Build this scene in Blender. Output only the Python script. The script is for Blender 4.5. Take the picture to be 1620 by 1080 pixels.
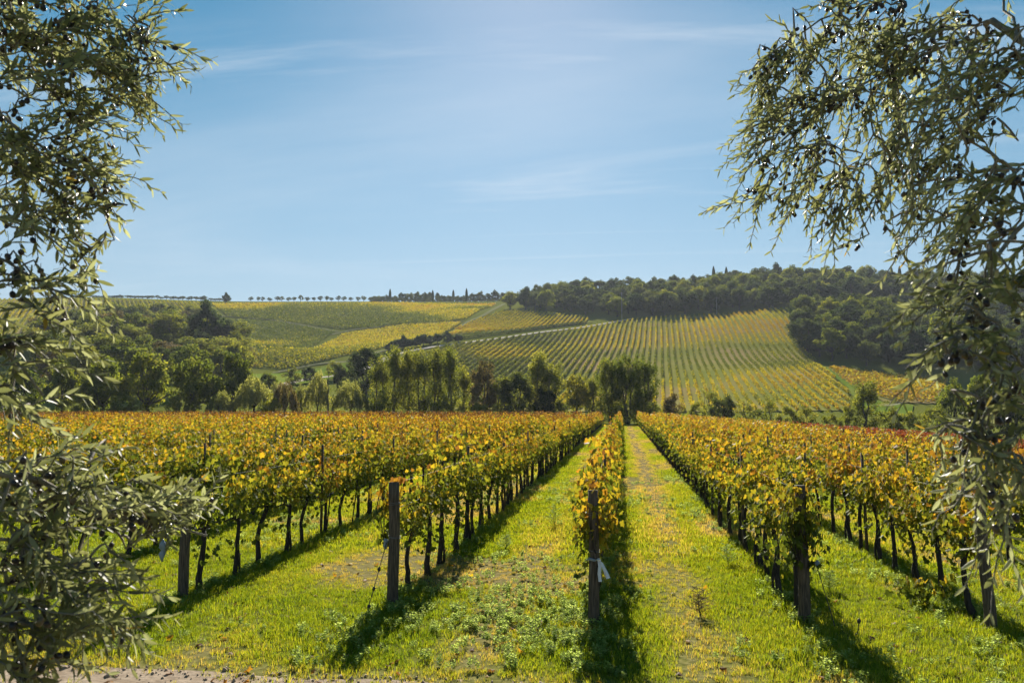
import bpy, math, random
import numpy as np
from mathutils import Vector, Matrix
from mathutils.geometry import delaunay_2d_cdt

for o in list(bpy.data.objects):
    bpy.data.objects.remove(o, do_unlink=True)
SC = bpy.context.scene
COL = SC.collection
R = math.radians
rng = np.random.default_rng(11)
random.seed(5)

# ------------------------------------------------------------------ camera
cam_data = bpy.data.cameras.new('camera')
cam_data.sensor_width = 36.0
cam_data.lens = 28.0
cam_data.clip_start = 0.05
cam_data.clip_end = 9000.0
cam_data.dof.use_dof = True
cam_data.dof.focus_distance = 14.0
cam_data.dof.aperture_fstop = 7.0
camera = bpy.data.objects.new('camera', cam_data)
camera.location = (0.0, 0.0, 2.92)
camera.rotation_euler = (R(90 + 4.72), 0.0, R(7.9))
COL.objects.link(camera)
SC.camera = camera

# ------------------------------------------------------------------ sky and sun
SUN_ELEVATION = R(31.0)
SUN_AZIMUTH = R(-6.6)                 # clockwise from +Y, seen from above
world = bpy.data.worlds.new('World')
SC.world = world
world.use_nodes = True
wn, wl = world.node_tree.nodes, world.node_tree.links
wn.clear()
w_out = wn.new('ShaderNodeOutputWorld')
w_bg = wn.new('ShaderNodeBackground')
w_bg.inputs['Strength'].default_value = 0.05
sky = wn.new('ShaderNodeTexSky')
sky.sky_type = 'NISHITA'
sky.sun_disc = False
sky.sun_elevation = SUN_ELEVATION
sky.sun_rotation = SUN_AZIMUTH
sky.altitude = 4200.0
sky.air_density = 1.0
sky.dust_density = 4.6
sky.ozone_density = 1.0
# thin cirrus, laid on a flat layer high above the place
w_co = wn.new('ShaderNodeTexCoord')
w_sep = wn.new('ShaderNodeSeparateXYZ')
wl.new(w_co.outputs['Generated'], w_sep.inputs[0])
def wmath(op, a, b=None):
    n = wn.new('ShaderNodeMath'); n.operation = op
    for i, v in enumerate((a, b)):
        if v is None: continue
        if isinstance(v, (int, float)): n.inputs[i].default_value = v
        else: wl.new(v, n.inputs[i])
    return n.outputs[0]
w_z = wmath('ADD', wmath('MAXIMUM', w_sep.outputs[2], 0.0), 0.10)
w_cmb = wn.new('ShaderNodeCombineXYZ')
wl.new(wmath('DIVIDE', w_sep.outputs[0], w_z), w_cmb.inputs[0])
wl.new(wmath('DIVIDE', w_sep.outputs[1], w_z), w_cmb.inputs[1])
CLOUD_SHIFT = ((8.69, 0.1, 0), (6.62, 1.42, 0), (8.88, 0.15, 0))
def cloud(scale, rot, stretch, detail, lo, hi, amount, dist, shift):
    m = wn.new('ShaderNodeMapping'); m.inputs['Rotation'].default_value = (0, 0, rot)
    m.inputs['Scale'].default_value = (stretch[0], stretch[1], 1); m.inputs['Location'].default_value = shift
    wl.new(w_cmb.outputs[0], m.inputs[0])
    t = wn.new('ShaderNodeTexNoise'); t.inputs['Scale'].default_value = scale
    t.inputs['Detail'].default_value = detail; t.inputs['Roughness'].default_value = 0.6
    t.inputs['Distortion'].default_value = dist
    wl.new(m.outputs[0], t.inputs['Vector'])
    r = wn.new('ShaderNodeMapRange'); r.interpolation_type = 'SMOOTHSTEP'
    r.inputs[1].default_value = lo; r.inputs[2].default_value = hi
    r.inputs[3].default_value = 0.0; r.inputs[4].default_value = amount
    wl.new(t.outputs[0], r.inputs[0])
    return r.outputs[0]
c_all = wmath('MAXIMUM', wmath('MAXIMUM', cloud(0.8, 0.30, (0.30, 1.5), 9, 0.52, 0.82, 0.75, 0.9, CLOUD_SHIFT[0]), cloud(0.35, -0.2, (0.7, 1.3), 6, 0.47, 0.80, 0.34, 0.4, CLOUD_SHIFT[1])), cloud(1.6, 0.12, (0.16, 1.9), 9, 0.56, 0.80, 0.30, 1.2, CLOUD_SHIFT[2]))
w_mix = wn.new('ShaderNodeMix'); w_mix.data_type = 'RGBA'
wl.new(c_all, w_mix.inputs[0])
w_hs = wn.new('ShaderNodeHueSaturation'); w_hs.inputs['Saturation'].default_value = 1.5; w_hs.inputs['Hue'].default_value = 0.468
wl.new(sky.outputs[0], w_hs.inputs['Color'])
# pale haze that thickens evenly towards the whole horizon
w_exp = wmath('POWER', wmath('MAXIMUM', wmath('SUBTRACT', 1.0, wmath('DIVIDE', wmath('MAXIMUM', w_sep.outputs[2], 0.0), 0.50)), 0.0), 1.35)
w_hz = wn.new('ShaderNodeMix'); w_hz.data_type = 'RGBA'; wl.new(w_exp, w_hz.inputs[0]); wl.new(w_hs.outputs[0], w_hz.inputs[6]); w_hz.inputs[7].default_value = (4.9, 5.35, 5.9, 1)
wl.new(w_hz.outputs[2], w_mix.inputs[6])
w_mix.inputs[7].default_value = (7.2, 7.8, 8.5, 1)
wl.new(w_mix.outputs[2], w_bg.inputs[0])
wl.new(w_bg.outputs[0], w_out.inputs[0])

sun_data = bpy.data.lights.new('sun', 'SUN')
sun_data.energy = 5.0
sun_data.angle = R(0.55)
sun_data.color = (1.0, 0.93, 0.82)
sun = bpy.data.objects.new('sun', sun_data)
to_sun = Vector((math.sin(SUN_AZIMUTH) * math.cos(SUN_ELEVATION), math.cos(SUN_AZIMUTH) * math.cos(SUN_ELEVATION), math.sin(SUN_ELEVATION)))
sun.rotation_euler = to_sun.to_track_quat('Z', 'Y').to_euler()
sun.location = (0, 0, 60)
COL.objects.link(sun)

SC.view_settings.view_transform = 'Standard'
SC.view_settings.look = 'None'
SC.view_settings.exposure = 1.15
SC.view_settings.gamma = 1.0
SC.view_settings.use_curve_mapping = False
SC.cycles.use_denoising = True
SC.cycles.use_adaptive_sampling = True
SC.cycles.adaptive_threshold = 0.02
SC.cycles.max_bounces = 5
SC.cycles.transmission_bounces = 3
SC.cycles.diffuse_bounces = 3
SC.cycles.glossy_bounces = 2
SC.cycles.volume_bounces = 0
SC.cycles.transparent_max_bounces = 4

# ------------------------------------------------------------------ helpers
def mesh_new(name, V, FS, attrs=None, mats=(), smooth=False, mat_index=None):
    """V: n x 3; FS: list of face-index arrays (each m x k); attrs: {name: (domain, values)}"""
    V = np.asarray(V, dtype=np.float32).reshape(-1, 3)
    FS = [np.asarray(f, dtype=np.int32) for f in FS if len(f)]
    me = bpy.data.meshes.new(name)
    me.vertices.add(len(V)); me.vertices.foreach_set('co', V.ravel())
    loops = np.concatenate([f.ravel() for f in FS]) if FS else np.zeros(0, np.int32)
    counts = np.concatenate([np.full(len(f), f.shape[1], np.int32) for f in FS]) if FS else np.zeros(0, np.int32)
    me.loops.add(len(loops)); me.loops.foreach_set('vertex_index', loops)
    starts = np.concatenate([[0], np.cumsum(counts)[:-1]]).astype(np.int32) if len(counts) else counts
    me.polygons.add(len(counts)); me.polygons.foreach_set('loop_start', starts)
    me.polygons.foreach_set('loop_total', counts)
    if smooth: me.polygons.foreach_set('use_smooth', np.ones(len(counts), bool))
    for m in mats: me.materials.append(m)
    if mat_index is not None: me.polygons.foreach_set('material_index', np.asarray(mat_index, np.int32))
    me.update(calc_edges=True)
    for k, (dom, vals) in (attrs or {}).items():
        vals = np.asarray(vals)
        if vals.ndim == 2:
            a = me.attributes.new(k, 'FLOAT_VECTOR', dom); a.data.foreach_set('vector', vals.astype(np.float32).ravel())
        elif vals.dtype.kind in 'iu':
            a = me.attributes.new(k, 'INT', dom); a.data.foreach_set('value', vals.astype(np.int32))
        else:
            a = me.attributes.new(k, 'FLOAT', dom); a.data.foreach_set('value', vals.astype(np.float32))
    return me

def obj(name, me, parent=None, loc=None, link=True):
    o = bpy.data.objects.new(name, me)
    if loc is not None: o.location = loc
    if parent is not None: o.parent = parent
    if link: COL.objects.link(o)
    return o

def empty(name, loc=(0, 0, 0), rz=0.0):
    o = bpy.data.objects.new(name, None); o.location = loc; o.rotation_euler = (0, 0, rz)
    o.empty_display_size = 0.2
    COL.objects.link(o); return o

def tag(o, label=None, cat=None, group=None, kind=None):
    if label: o['label'] = label
    if cat: o['category'] = cat
    if group: o['group'] = group
    if kind: o['kind'] = kind
    return o

class Geo:
    """collects pieces (vertices, quads, triangles) into one mesh"""
    def __init__(s): s.V = []; s.Q = []; s.T = []; s.n = 0
    def add(s, V, Q=None, T=None):
        V = np.asarray(V, float).reshape(-1, 3)
        if Q is not None and len(Q): s.Q.append(np.asarray(Q, int) + s.n)
        if T is not None and len(T): s.T.append(np.asarray(T, int) + s.n)
        s.V.append(V); s.n += len(V)
    def faces(s):
        f = []
        if s.Q: f.append(np.concatenate(s.Q))
        if s.T: f.append(np.concatenate(s.T))
        return f
    def mesh(s, name, mats=(), smooth=True, attrs=None):
        return mesh_new(name, np.concatenate(s.V), s.faces(), attrs, mats, smooth)

def tube(P, rad, k=6, cap=True, lump=0.0, g=None, rs=None):
    """a tube along points P with a radius for each"""
    P = np.asarray(P, float); n = len(P); rad = np.broadcast_to(np.asarray(rad, float), (n,))
    T = np.gradient(P, axis=0); T /= np.linalg.norm(T, axis=1)[:, None] + 1e-9
    ref = np.array([0.31, 0.87, 0.13]) if abs(T[0] @ np.array([0.31, 0.87, 0.13])) < 0.9 else np.array([1.0, 0, 0])
    A = np.cross(T, ref); A /= np.linalg.norm(A, axis=1)[:, None] + 1e-9
    B = np.cross(T, A)
    a = np.arange(k) * 2 * math.pi / k
    r = rad[:, None] * np.ones((n, k))
    if lump: r = r * (1 + (rs or rng).uniform(-lump, lump, (n, k)))
    V = P[:, None, :] + r[:, :, None] * (np.cos(a)[None, :, None] * A[:, None, :] + np.sin(a)[None, :, None] * B[:, None, :])
    i = np.arange(n - 1)[:, None] * k; j = np.arange(k)[None, :]; j2 = (j + 1) % k
    Q = np.stack([i + j, i + j2, i + k + j2, i + k + j], -1).reshape(-1, 4)
    V = V.reshape(-1, 3); Tr = []
    if cap:
        V = np.concatenate([V, P[:1], P[-1:]]); c0, c1 = n * k, n * k + 1
        jj = np.arange(k); jn = (jj + 1) % k
        Tr = np.concatenate([np.stack([np.full(k, c0), jn, jj], -1), np.stack([np.full(k, c1), (n - 1) * k + jj, (n - 1) * k + jn], -1)])
    if g is not None: g.add(V, Q, Tr)
    return V, Q, Tr

def frames(t, nrm):
    """rotation matrices with columns side, t (length), normal"""
    t = t / (np.linalg.norm(t, axis=1)[:, None] + 1e-9)
    nrm = nrm - (nrm * t).sum(1)[:, None] * t
    nrm = nrm / (np.linalg.norm(nrm, axis=1)[:, None] + 1e-9)
    s = np.cross(t, nrm)
    return np.stack([s, t, nrm], -1)

def stamp(TV, TF, pos, Rm, scl):
    """copies of a template at many places: one vertex array and one list of face arrays"""
    N = len(pos); k = len(TV)
    scl = np.asarray(scl)
    S = scl[:, None, None] if scl.ndim == 1 else scl[:, None, :]
    V = np.einsum('nij,nkj->nki', Rm, TV[None] * S) + pos[:, None, :]
    off = (np.arange(N) * k)[:, None, None]
    FS = [(np.asarray(f)[None] + off).reshape(-1, np.asarray(f).shape[1]) for f in TF]
    return V.reshape(-1, 3), FS

def unit(n, r=None):
    v = (r or rng).normal(size=(n, 3)); return v / np.linalg.norm(v, axis=1)[:, None]

def vnoise(x, y, seed=0):
    """smooth value noise in the plane, 0..1"""
    x = np.asarray(x, float); y = np.asarray(y, float)
    xi = np.floor(x).astype(np.int64); yi = np.floor(y).astype(np.int64); fx = x - xi; fy = y - yi
    fx = fx * fx * (3 - 2 * fx); fy = fy * fy * (3 - 2 * fy)
    def h(a, b):
        v = (a * 374761393 + b * 668265263 + seed * 1442695041) & 0x7fffffff
        v = ((v ^ (v >> 13)) * 1274126177) & 0x7fffffff
        return ((v ^ (v >> 16)) & 0xffff) / 65535.0
    return (h(xi, yi) * (1 - fx) + h(xi + 1, yi) * fx) * (1 - fy) + (h(xi, yi + 1) * (1 - fx) + h(xi + 1, yi + 1) * fx) * fy
def fbm(x, y, seed=0, o=3):
    s = 0; a = 0.5; t = 0
    for i in range(o):
        s = s + a * vnoise(x * 2 ** i, y * 2 ** i, seed + i); t += a; a *= 0.55
    return s / t

# ------------------------------------------------------------------ materials
def nmat(name):
    m = bpy.data.materials.new(name); m.use_nodes = True
    nt = m.node_tree; nt.nodes.clear()
    out = nt.nodes.new('ShaderNodeOutputMaterial')
    return m, nt.nodes, nt.links, out

def ramp(nodes, stops, interp='LINEAR'):
    r = nodes.new('ShaderNodeValToRGB'); e = r.color_ramp.elements
    r.color_ramp.interpolation = interp
    while len(e) < len(stops): e.new(0.5)
    for el, (p, c) in zip(e, stops): el.position = p; el.color = (*c, 1)
    return r

def mth(nodes, links, op, a, b=None, clamp=False):
    n = nodes.new('ShaderNodeMath'); n.operation = op; n.use_clamp = clamp
    for i, v in enumerate((a, b)):
        if v is None: continue
        if isinstance(v, (int, float)): n.inputs[i].default_value = v
        else: links.new(v, n.inputs[i])
    return n.outputs[0]

def attr(nodes, name, kind='GEOMETRY'):
    a = nodes.new('ShaderNodeAttribute'); a.attribute_name = name; a.attribute_type = kind
    return a.outputs['Fac']

def mixrgb(nodes, links, f, a, b, blend='MIX'):
    n = nodes.new('ShaderNodeMix'); n.data_type = 'RGBA'; n.blend_type = blend
    for i, v in ((0, f), (6, a), (7, b)):
        if isinstance(v, (int, float)): n.inputs[i].default_value = v
        elif isinstance(v, tuple): n.inputs[i].default_value = (*v, 1)
        else: links.new(v, n.inputs[i])
    return n.outputs[2]

def leaf_shader(nodes, links, out, colour, rough=0.5, trans=0.4, spec=0.4, tgain=1.5, twarm=(1.15, 1.0, 0.45)):
    p = nodes.new('ShaderNodeBsdfPrincipled')
    links.new(colour, p.inputs['Base Color'])
    p.inputs['Roughness'].default_value = rough
    p.inputs['Specular IOR Level'].default_value = spec
    t = nodes.new('ShaderNodeBsdfTranslucent')
    tc = mixrgb(nodes, links, 1.0, colour, tuple(tgain * v for v in twarm), 'MULTIPLY')
    links.new(tc, t.inputs['Color'])
    mx = nodes.new('ShaderNodeMixShader'); mx.inputs[0].default_value = trans
    links.new(p.outputs[0], mx.inputs[1]); links.new(t.outputs[0], mx.inputs[2])
    links.new(mx.outputs[0], out.inputs[0])

def leaf_material(name, stops, rough=0.5, trans=0.4, spec=0.3, tgain=1.5, shift=True, red=False, twarm=(1.15, 1.0, 0.45), spread=0.0):
    m, n, l, out = nmat(name)
    t = attr(n, 'rnd')
    if shift: t = mth(n, l, 'ADD', t, attr(n, 'tint', 'INSTANCER'), True)
    if spread:
        oi = n.new('ShaderNodeObjectInfo')
        t = mth(n, l, 'ADD', t, mth(n, l, 'MULTIPLY', mth(n, l, 'SUBTRACT', oi.outputs['Random'], 0.5), spread), True)
    r = ramp(n, stops); l.new(t, r.inputs[0])
    c = r.outputs[0]
    if red:
        rr = ramp(n, [(0, (0.10, 0.025, 0.015)), (0.5, (0.17, 0.035, 0.02)), (1, (0.22, 0.08, 0.03))]); l.new(attr(n, 'rnd'), rr.inputs[0])
        c = mixrgb(n, l, attr(n, 'red', 'INSTANCER'), c, rr.outputs[0])
    leaf_shader(n, l, out, c, rough, trans, spec, tgain, twarm)
    return m

def bark_material(name, c0, c1, scale=18.0, bump=0.5, stretch=6.0):
    m, n, l, out = nmat(name)
    co = n.new('ShaderNodeTexCoord'); mp = n.new('ShaderNodeMapping')
    mp.inputs['Scale'].default_value = (stretch, stretch, 1.0); l.new(co.outputs['Object'], mp.inputs[0])
    t = n.new('ShaderNodeTexNoise'); t.inputs['Scale'].default_value = scale / stretch; t.inputs['Detail'].default_value = 6
    l.new(mp.outputs[0], t.inputs['Vector'])
    r = ramp(n, [(0.3, c0), (0.7, c1)]); l.new(t.outputs[0], r.inputs[0])
    p = n.new('ShaderNodeBsdfPrincipled'); p.inputs['Roughness'].default_value = 0.9
    l.new(r.outputs[0], p.inputs['Base Color'])
    b = n.new('ShaderNodeBump'); b.inputs['Strength'].default_value = bump; b.inputs['Distance'].default_value = 0.02
    l.new(t.outputs[0], b.inputs['Height']); l.new(b.outputs[0], p.inputs['Normal'])
    l.new(p.outputs[0], out.inputs[0]); return m

def plain(name, c, rough=0.6, metal=0.0):
    m, n, l, out = nmat(name)
    p = n.new('ShaderNodeBsdfPrincipled'); p.inputs['Base Color'].default_value = (*c, 1)
    p.inputs['Roughness'].default_value = rough; p.inputs['Metallic'].default_value = metal
    t = n.new('ShaderNodeTexNoise'); t.inputs['Scale'].default_value = 30
    mx = mixrgb(n, l, mth(n, l, 'MULTIPLY', t.outputs[0], 0.5), c, tuple(v * 0.6 for v in c)); l.new(mx, p.inputs['Base Color'])
    l.new(p.outputs[0], out.inputs[0]); return m

M = {}
M['vine'] = leaf_material('vine_leaf', [(0.0, (0.055, 0.085, 0.018)), (0.30, (0.12, 0.15, 0.024)), (0.48, (0.24, 0.23, 0.03)), (0.62, (0.38, 0.272, 0.03)), (0.76, (0.30, 0.165, 0.03)), (0.9, (0.17, 0.09, 0.03)), (1.0, (0.10, 0.05, 0.022))], rough=0.6, trans=0.5, spec=0.15, tgain=1.65, red=True, twarm=(1.1, 0.97, 0.4))
M['vine_far'] = leaf_material('hill_vine_leaf', [(0.0, (0.05, 0.08, 0.018)), (0.35, (0.13, 0.16, 0.022)), (0.6, (0.41, 0.375, 0.022)), (0.85, (0.34, 0.21, 0.035)), (1.0, (0.2, 0.10, 0.03))], rough=0.7, trans=0.4, spec=0.06, tgain=1.3)
M['grass'] = leaf_material('grass_blade', [(0.0, (0.075, 0.125, 0.014)), (0.3, (0.155, 0.215, 0.018)), (0.6, (0.26, 0.28, 0.03)), (0.8, (0.36, 0.29, 0.10)), (1.0, (0.38, 0.28, 0.17))], rough=0.55, trans=0.55, spec=0.15, tgain=1.6, twarm=(1.1, 1.0, 0.3))
M['weed'] = leaf_material('weed_leaf', [(0.0, (0.12, 0.17, 0.045)), (0.5, (0.22, 0.28, 0.085)), (1.0, (0.35, 0.39, 0.17))], rough=0.7, trans=0.58, spec=0.08, tgain=1.8, twarm=(1.0, 1.0, 0.55))
M['oak'] = leaf_material('oak_leaf', [(0, (0.045, 0.070, 0.018)), (0.5, (0.095, 0.13, 0.026)), (1, (0.20, 0.21, 0.04))], trans=0.58, spec=0.06, rough=0.8, spread=0.35, tgain=1.65)
M['dark'] = leaf_material('dark_leaf', [(0, (0.022, 0.038, 0.018)), (0.5, (0.046, 0.068, 0.026)), (1, (0.10, 0.12, 0.04))], trans=0.5, spec=0.06, rough=0.8, spread=0.6, tgain=1.6)
M['evergreen'] = leaf_material('evergreen_leaf', [(0, (0.019, 0.035, 0.022)), (0.6, (0.040, 0.064, 0.035)), (1, (0.072, 0.104, 0.048))], trans=0.4, spec=0.06, rough=0.8, spread=0.2, tgain=2.0)
M['willow'] = leaf_material('willow_leaf', [(0, (0.084, 0.108, 0.048)), (0.5, (0.156, 0.180, 0.072)), (1, (0.252, 0.264, 0.120))], trans=0.58, spec=0.06, rough=0.8, spread=0.3, tgain=1.65)
M['poplar'] = leaf_material('poplar_leaf', [(0, (0.05, 0.075, 0.02)), (0.5, (0.13, 0.16, 0.035)), (1, (0.26, 0.26, 0.06))], trans=0.58, spec=0.06, rough=0.8, spread=0.3, tgain=1.65)
M['brown'] = leaf_material('brown_leaf', [(0, (0.07, 0.06, 0.03)), (0.5, (0.14, 0.115, 0.05)), (1, (0.24, 0.18, 0.08))], trans=0.42, spec=0.06, rough=0.8, spread=0.2, tgain=1.2, twarm=(1.05, 1.0, 0.6))
M['yellow'] = leaf_material('yellow_leaf', [(0, (0.060, 0.084, 0.022)), (0.5, (0.156, 0.168, 0.030)), (1, (0.300, 0.264, 0.036))], trans=0.58, spread=0.2, tgain=1.65)
M['bark'] = bark_material('tree_bark', (0.03, 0.024, 0.018), (0.09, 0.075, 0.06), 6)
M['vine_bark'] = bark_material('vine_bark', (0.012, 0.009, 0.007), (0.05, 0.038, 0.028), 40, 0.8)
M['post'] = bark_material('post_wood', (0.028, 0.02, 0.014), (0.15, 0.112, 0.078), 60, 0.9, 12)
M['olive_bark'] = bark_material('olive_bark', (0.10, 0.085, 0.065), (0.26, 0.23, 0.19), 40, 0.5, 4)
M['wire'] = plain('galvanised_wire', (0.14, 0.14, 0.14), 0.65, 0.3)
M['ribbon'] = plain('white_ribbon_cloth', (0.75, 0.76, 0.78), 0.5)
M['clip'] = plain('blue_grey_plastic', (0.22, 0.27, 0.33), 0.4)
M['knob'] = plain('dark_knot', (0.03, 0.026, 0.022), 0.6)
M['pole'] = plain('grey_pole', (0.30, 0.29, 0.27), 0.8)

# ------------------------------------------------------------------ surveyed places, in metres (x right, y along the rows)
FIELD_STRIPED_FAR = [(-473.9, 524.3), (-424.3, 526.7), (-395.5, 549.9), (-325.5, 589.9), (-296.3, 520.2), (-300.7, 424.7), (-312.4, 346.9)]
FIELD_GREEN = [(-318.1, 581.3), (-260.2, 622.6), (-199.1, 634.2), (-99.7, 626.2), (-100.9, 503.9), (-140.0, 500.5), (-178.0, 493.7), (-238.0, 525.8), (-272.4, 521.5)]
FIELD_OLIVE = [(-267.9, 513.0), (-234.1, 517.2), (-180.2, 482.3), (-160.9, 327.5), (-170.0, 325.2), (-215.9, 439.0)]
FIELD_YELLOW = [(-158.7, 324.3), (-171.2, 475.0), (-138.5, 495.2), (-100.8, 493.3), (-103.8, 436.9), (-115.1, 367.7), (-132.2, 331.5), (-145.1, 315.6), (-150.8, 310.2)]
FIELD_SMALL = [(-78.6, 543.9), (-51.7, 525.9), (-23.3, 502.1), (-16.6, 479.8), (-63.7, 433.4), (-93.5, 420.1), (-99.1, 469.8), (-88.4, 515.7)]
FIELD_MAIN = [(-84.2, 374.5), (-21.1, 454.9), (6.1, 483.4), (54.8, 485.6), (94.3, 468.4), (81.5, 400.5), (79.1, 345.1), (70.1, 262.6), (61.9, 230.7), (19.9, 226.4), (-13.5, 201.6), (-44.7, 195.7), (-76.6, 196.8), (-98.2, 314.0)]
FIELD_ORANGE = [(78.3, 319.8), (108.4, 320.9), (120.0, 316.0), (89.3, 245.1), (75.7, 245.7), (74.6, 276.9)]
MEADOW = [(79.1, 381.0), (78.6, 331.0), (75.6, 284.1), (74.7, 242.6), (82.1, 241.6), (70.9, 211.2), (64.5, 231.1), (71.9, 268.9), (79.9, 351.8), (78.3, 381.4)]
MEADOW_LOW = [(-147.4, 303.1), (-115.0, 331.3), (-111.9, 357.5), (-101.4, 324.1), (-103.2, 297.6), (-110.2, 244.7), (-122.7, 252.5)]
ROAD = [(-102.4, 221.0), (-110.2, 244.7), (-112.9, 271.6), (-109.1, 286.2), (-106.5, 298.2), (-103.2, 311.3), (-101.9, 325.6), (-101.1, 337.8), (-97.5, 354.5), (-86.1, 375.7), (-62.8, 405.2), (-42.8, 435.2), (-21.3, 457.4), (6.2, 490.5)]
TRACK_A = [(-159.7, 316.6), (-189.4, 419.4), (-175.8, 481.9), (-159.3, 494.8), (-140.0, 500.5), (-99.7, 498.0)]
TRACK_B = [(-97.7, 397.3), (-96.2, 419.8), (-97.6, 487.2), (-91.3, 532.5), (-94.0, 629.6)]
TRACK_C = [(-147.2, 305.7), (-130.8, 328.1), (-115.0, 331.3), (-111.2, 355.1), (-97.7, 397.3)]
TRACK_D = [(-279.2, 523.6), (-236.7, 522.9), (-178.9, 484.5)]
HEDGE_LONG = [(-89.8, 391.9), (-65.4, 421.5), (-44.4, 451.2), (-22.0, 474.5)]
WOOD_TOP = [(-82.7, 563.0), (-48.4, 536.4), (6.3, 497.1), (55.7, 493.8), (98.1, 483.6), (139.4, 532.2), (239.7, 563.3), (278.9, 535.4), (321.3, 600.4), (281.3, 659.9), (201.9, 644.4), (107.2, 644.4), (32.1, 617.8), (-16.6, 629.2), (-58.5, 648.6)]
COPSE = [(81.3, 393.9), (79.9, 363.4), (86.8, 334.6), (110.6, 327.3), (136.6, 323.8), (157.9, 309.6), (249.0, 478.8), (212.4, 499.9), (148.6, 476.4), (104.9, 451.7), (89.9, 436.0)]
GROVE = [(-153.7, 194.7), (-128.7, 193.1), (-114.1, 208.3), (-130.7, 265.1), (-167.5, 334.7), (-175.9, 327.9), (-259.6, 471.3), (-296.7, 482.3), (-310.4, 450.1), (-305.5, 404.4), (-258.1, 321.6)]
TREES = [(-105.7, 138.8, 11.6, 7.5, 'oak'), (-96.6, 138.0, 12.7, 9.3, 'oak'), (-89.6, 141.0, 13.4, 10.1, 'oak'), (-79.8, 140.4, 12.5, 10.0, 'oak'), (-75.1, 147.1, 13.8, 7.7, 'oak'), (-116.3, 140.3, 10.8, 9.8, 'oak'), (-127.2, 141.9, 12.2, 11.3, 'oak'), (-71.8, 135.4, 6.3, 4.6, 'willow'), (-67.3, 139.1, 9.2, 7.2, 'willow'), (-61.1, 138.9, 8.3, 4.6, 'willow_brown'), (-60.5, 145.1, 7.8, 3.1, 'willow'), (-56.0, 141.6, 10.3, 4.5, 'willow'), (-53.6, 141.0, 11.1, 1.8, 'bare_poplar'), (-50.3, 143.4, 8.5, 6.1, 'willow'), (-74.8, 226.9, 15.9, 11.6, 'dark_oak'), (-83.9, 230.7, 9.9, 5.7, 'dark_oak'), (-47.8, 152.9, 12.8, 4.8, 'poplar'), (-43.9, 149.4, 13.7, 4.4, 'poplar'), (-41.5, 151.7, 13.5, 4.5, 'poplar'), (-38.1, 149.2, 13.9, 4.4, 'poplar'), (-35.9, 152.5, 13.8, 4.7, 'poplar'), (-32.6, 149.9, 13.7, 4.1, 'poplar'), (-30.7, 154.2, 11.0, 3.7, 'poplar'), (-26.6, 151.8, 12.4, 6.4, 'brown_tree'), (-22.7, 150.3, 8.3, 4.8, 'poplar'), (-19.4, 148.7, 10.1, 7.4, 'dark_oak'), (-17.1, 156.1, 13.1, 5.7, 'poplar'), (-13.5, 154.6, 11.2, 4.9, 'poplar'), (-14.4, 148.4, 6.7, 4.7, 'dark_oak'), (-8.8, 153.2, 9.8, 5.6, 'yellow_tree'), (-5.3, 151.7, 8.0, 3.8, 'poplar'), (-2.2, 146.1, 11.2, 5.1, 'big'), (0.8, 144.5, 11.6, 6.4, 'big'), (4.0, 148.0, 11.1, 6.0, 'big'), (-101.2, 218.2, 6.1, 6.9, 'oak'), (-107.6, 249.6, 6.6, 6.7, 'shrub'), (-106.9, 262.8, 6.3, 6.5, 'dark_oak'), (-103.7, 278.4, 6.8, 6.9, 'oak'), (-100.2, 289.0, 8.1, 6.2, 'dark_oak'), (-85.6, 190.0, 6.9, 5.7, 'willow'), (-74.3, 206.7, 6.4, 5.1, 'shrub'), (-76.1, 181.3, 6.0, 5.1, 'shrub'), (8.8, 147.6, 6.1, 3.9, 'brown_tree'), (13.6, 153.3, 5.0, 3.6, 'shrub'), (16.8, 159.8, 9.4, 4.5, 'sparse'), (17.9, 148.9, 6.5, 5.3, 'dark_oak'), (22.2, 152.5, 6.4, 4.5, 'sparse'), (26.8, 152.1, 7.5, 3.3, 'sparse'), (24.3, 149.8, 4.3, 4.1, 'shrub'), (29.8, 151.5, 5.4, 4.6, 'shrub'), (32.8, 149.9, 5.5, 5.0, 'shrub'), (37.3, 152.6, 4.8, 4.2, 'shrub'), (39.1, 146.8, 5.9, 3.8, 'shrub'), (41.3, 145.1, 9.7, 5.3, 'poplar'), (45.9, 147.7, 6.6, 5.8, 'shrub'), (48.9, 146.1, 5.5, 4.8, 'shrub'), (53.9, 148.8, 7.0, 6.7, 'shrub'), (60.0, 155.7, 11.6, 7.0, 'oak'), (67.3, 160.8, 13.9, 8.6, 'oak'), (72.2, 159.4, 13.1, 8.5, 'dark_oak'), (79.0, 162.4, 14.2, 9.5, 'oak'), (85.5, 163.3, 13.7, 9.5, 'oak'), (0.0, 147.4, 3.4, 3.0, 'shrub'), (-11.8, 149.8, 4.4, 3.1, 'shrub'), (-26.2, 145.8, 4.3, 4.2, 'shrub'), (-32.9, 143.8, 4.8, 4.7, 'shrub'), (-43.9, 142.3, 5.7, 4.2, 'shrub'), (-62.3, 135.7, 5.1, 3.9, 'shrub'), (-80.9, 136.2, 5.5, 4.6, 'shrub'), (-90.6, 134.8, 6.3, 5.1, 'shrub'), (-98.7, 134.7, 6.6, 4.7, 'shrub'), (6.4, 151.3, 3.7, 2.8, 'shrub'), (-173.4, 314.1, 17.9, 17.5, 'evergreen'), (-168.1, 317.9, 13.9, 13.4, 'evergreen'), (-257.4, 388.3, 17.8, 15.3, 'dark_oak'), (-244.2, 400.2, 19.7, 17.1, 'dark_oak'), (-179.7, 353.7, 4.9, 11.9, 'evergreen'), (-288.8, 394.0, 12.4, 12.3, 'dark_oak')]
SLOPE_EXTRA = [(-101.2, 218.2), (-85.6, 190.0), (-107.6, 249.6), (-76.1, 181.3), (-106.9, 262.8), (-103.7, 278.4), (-74.3, 206.7), (-100.2, 289.0)]
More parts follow.
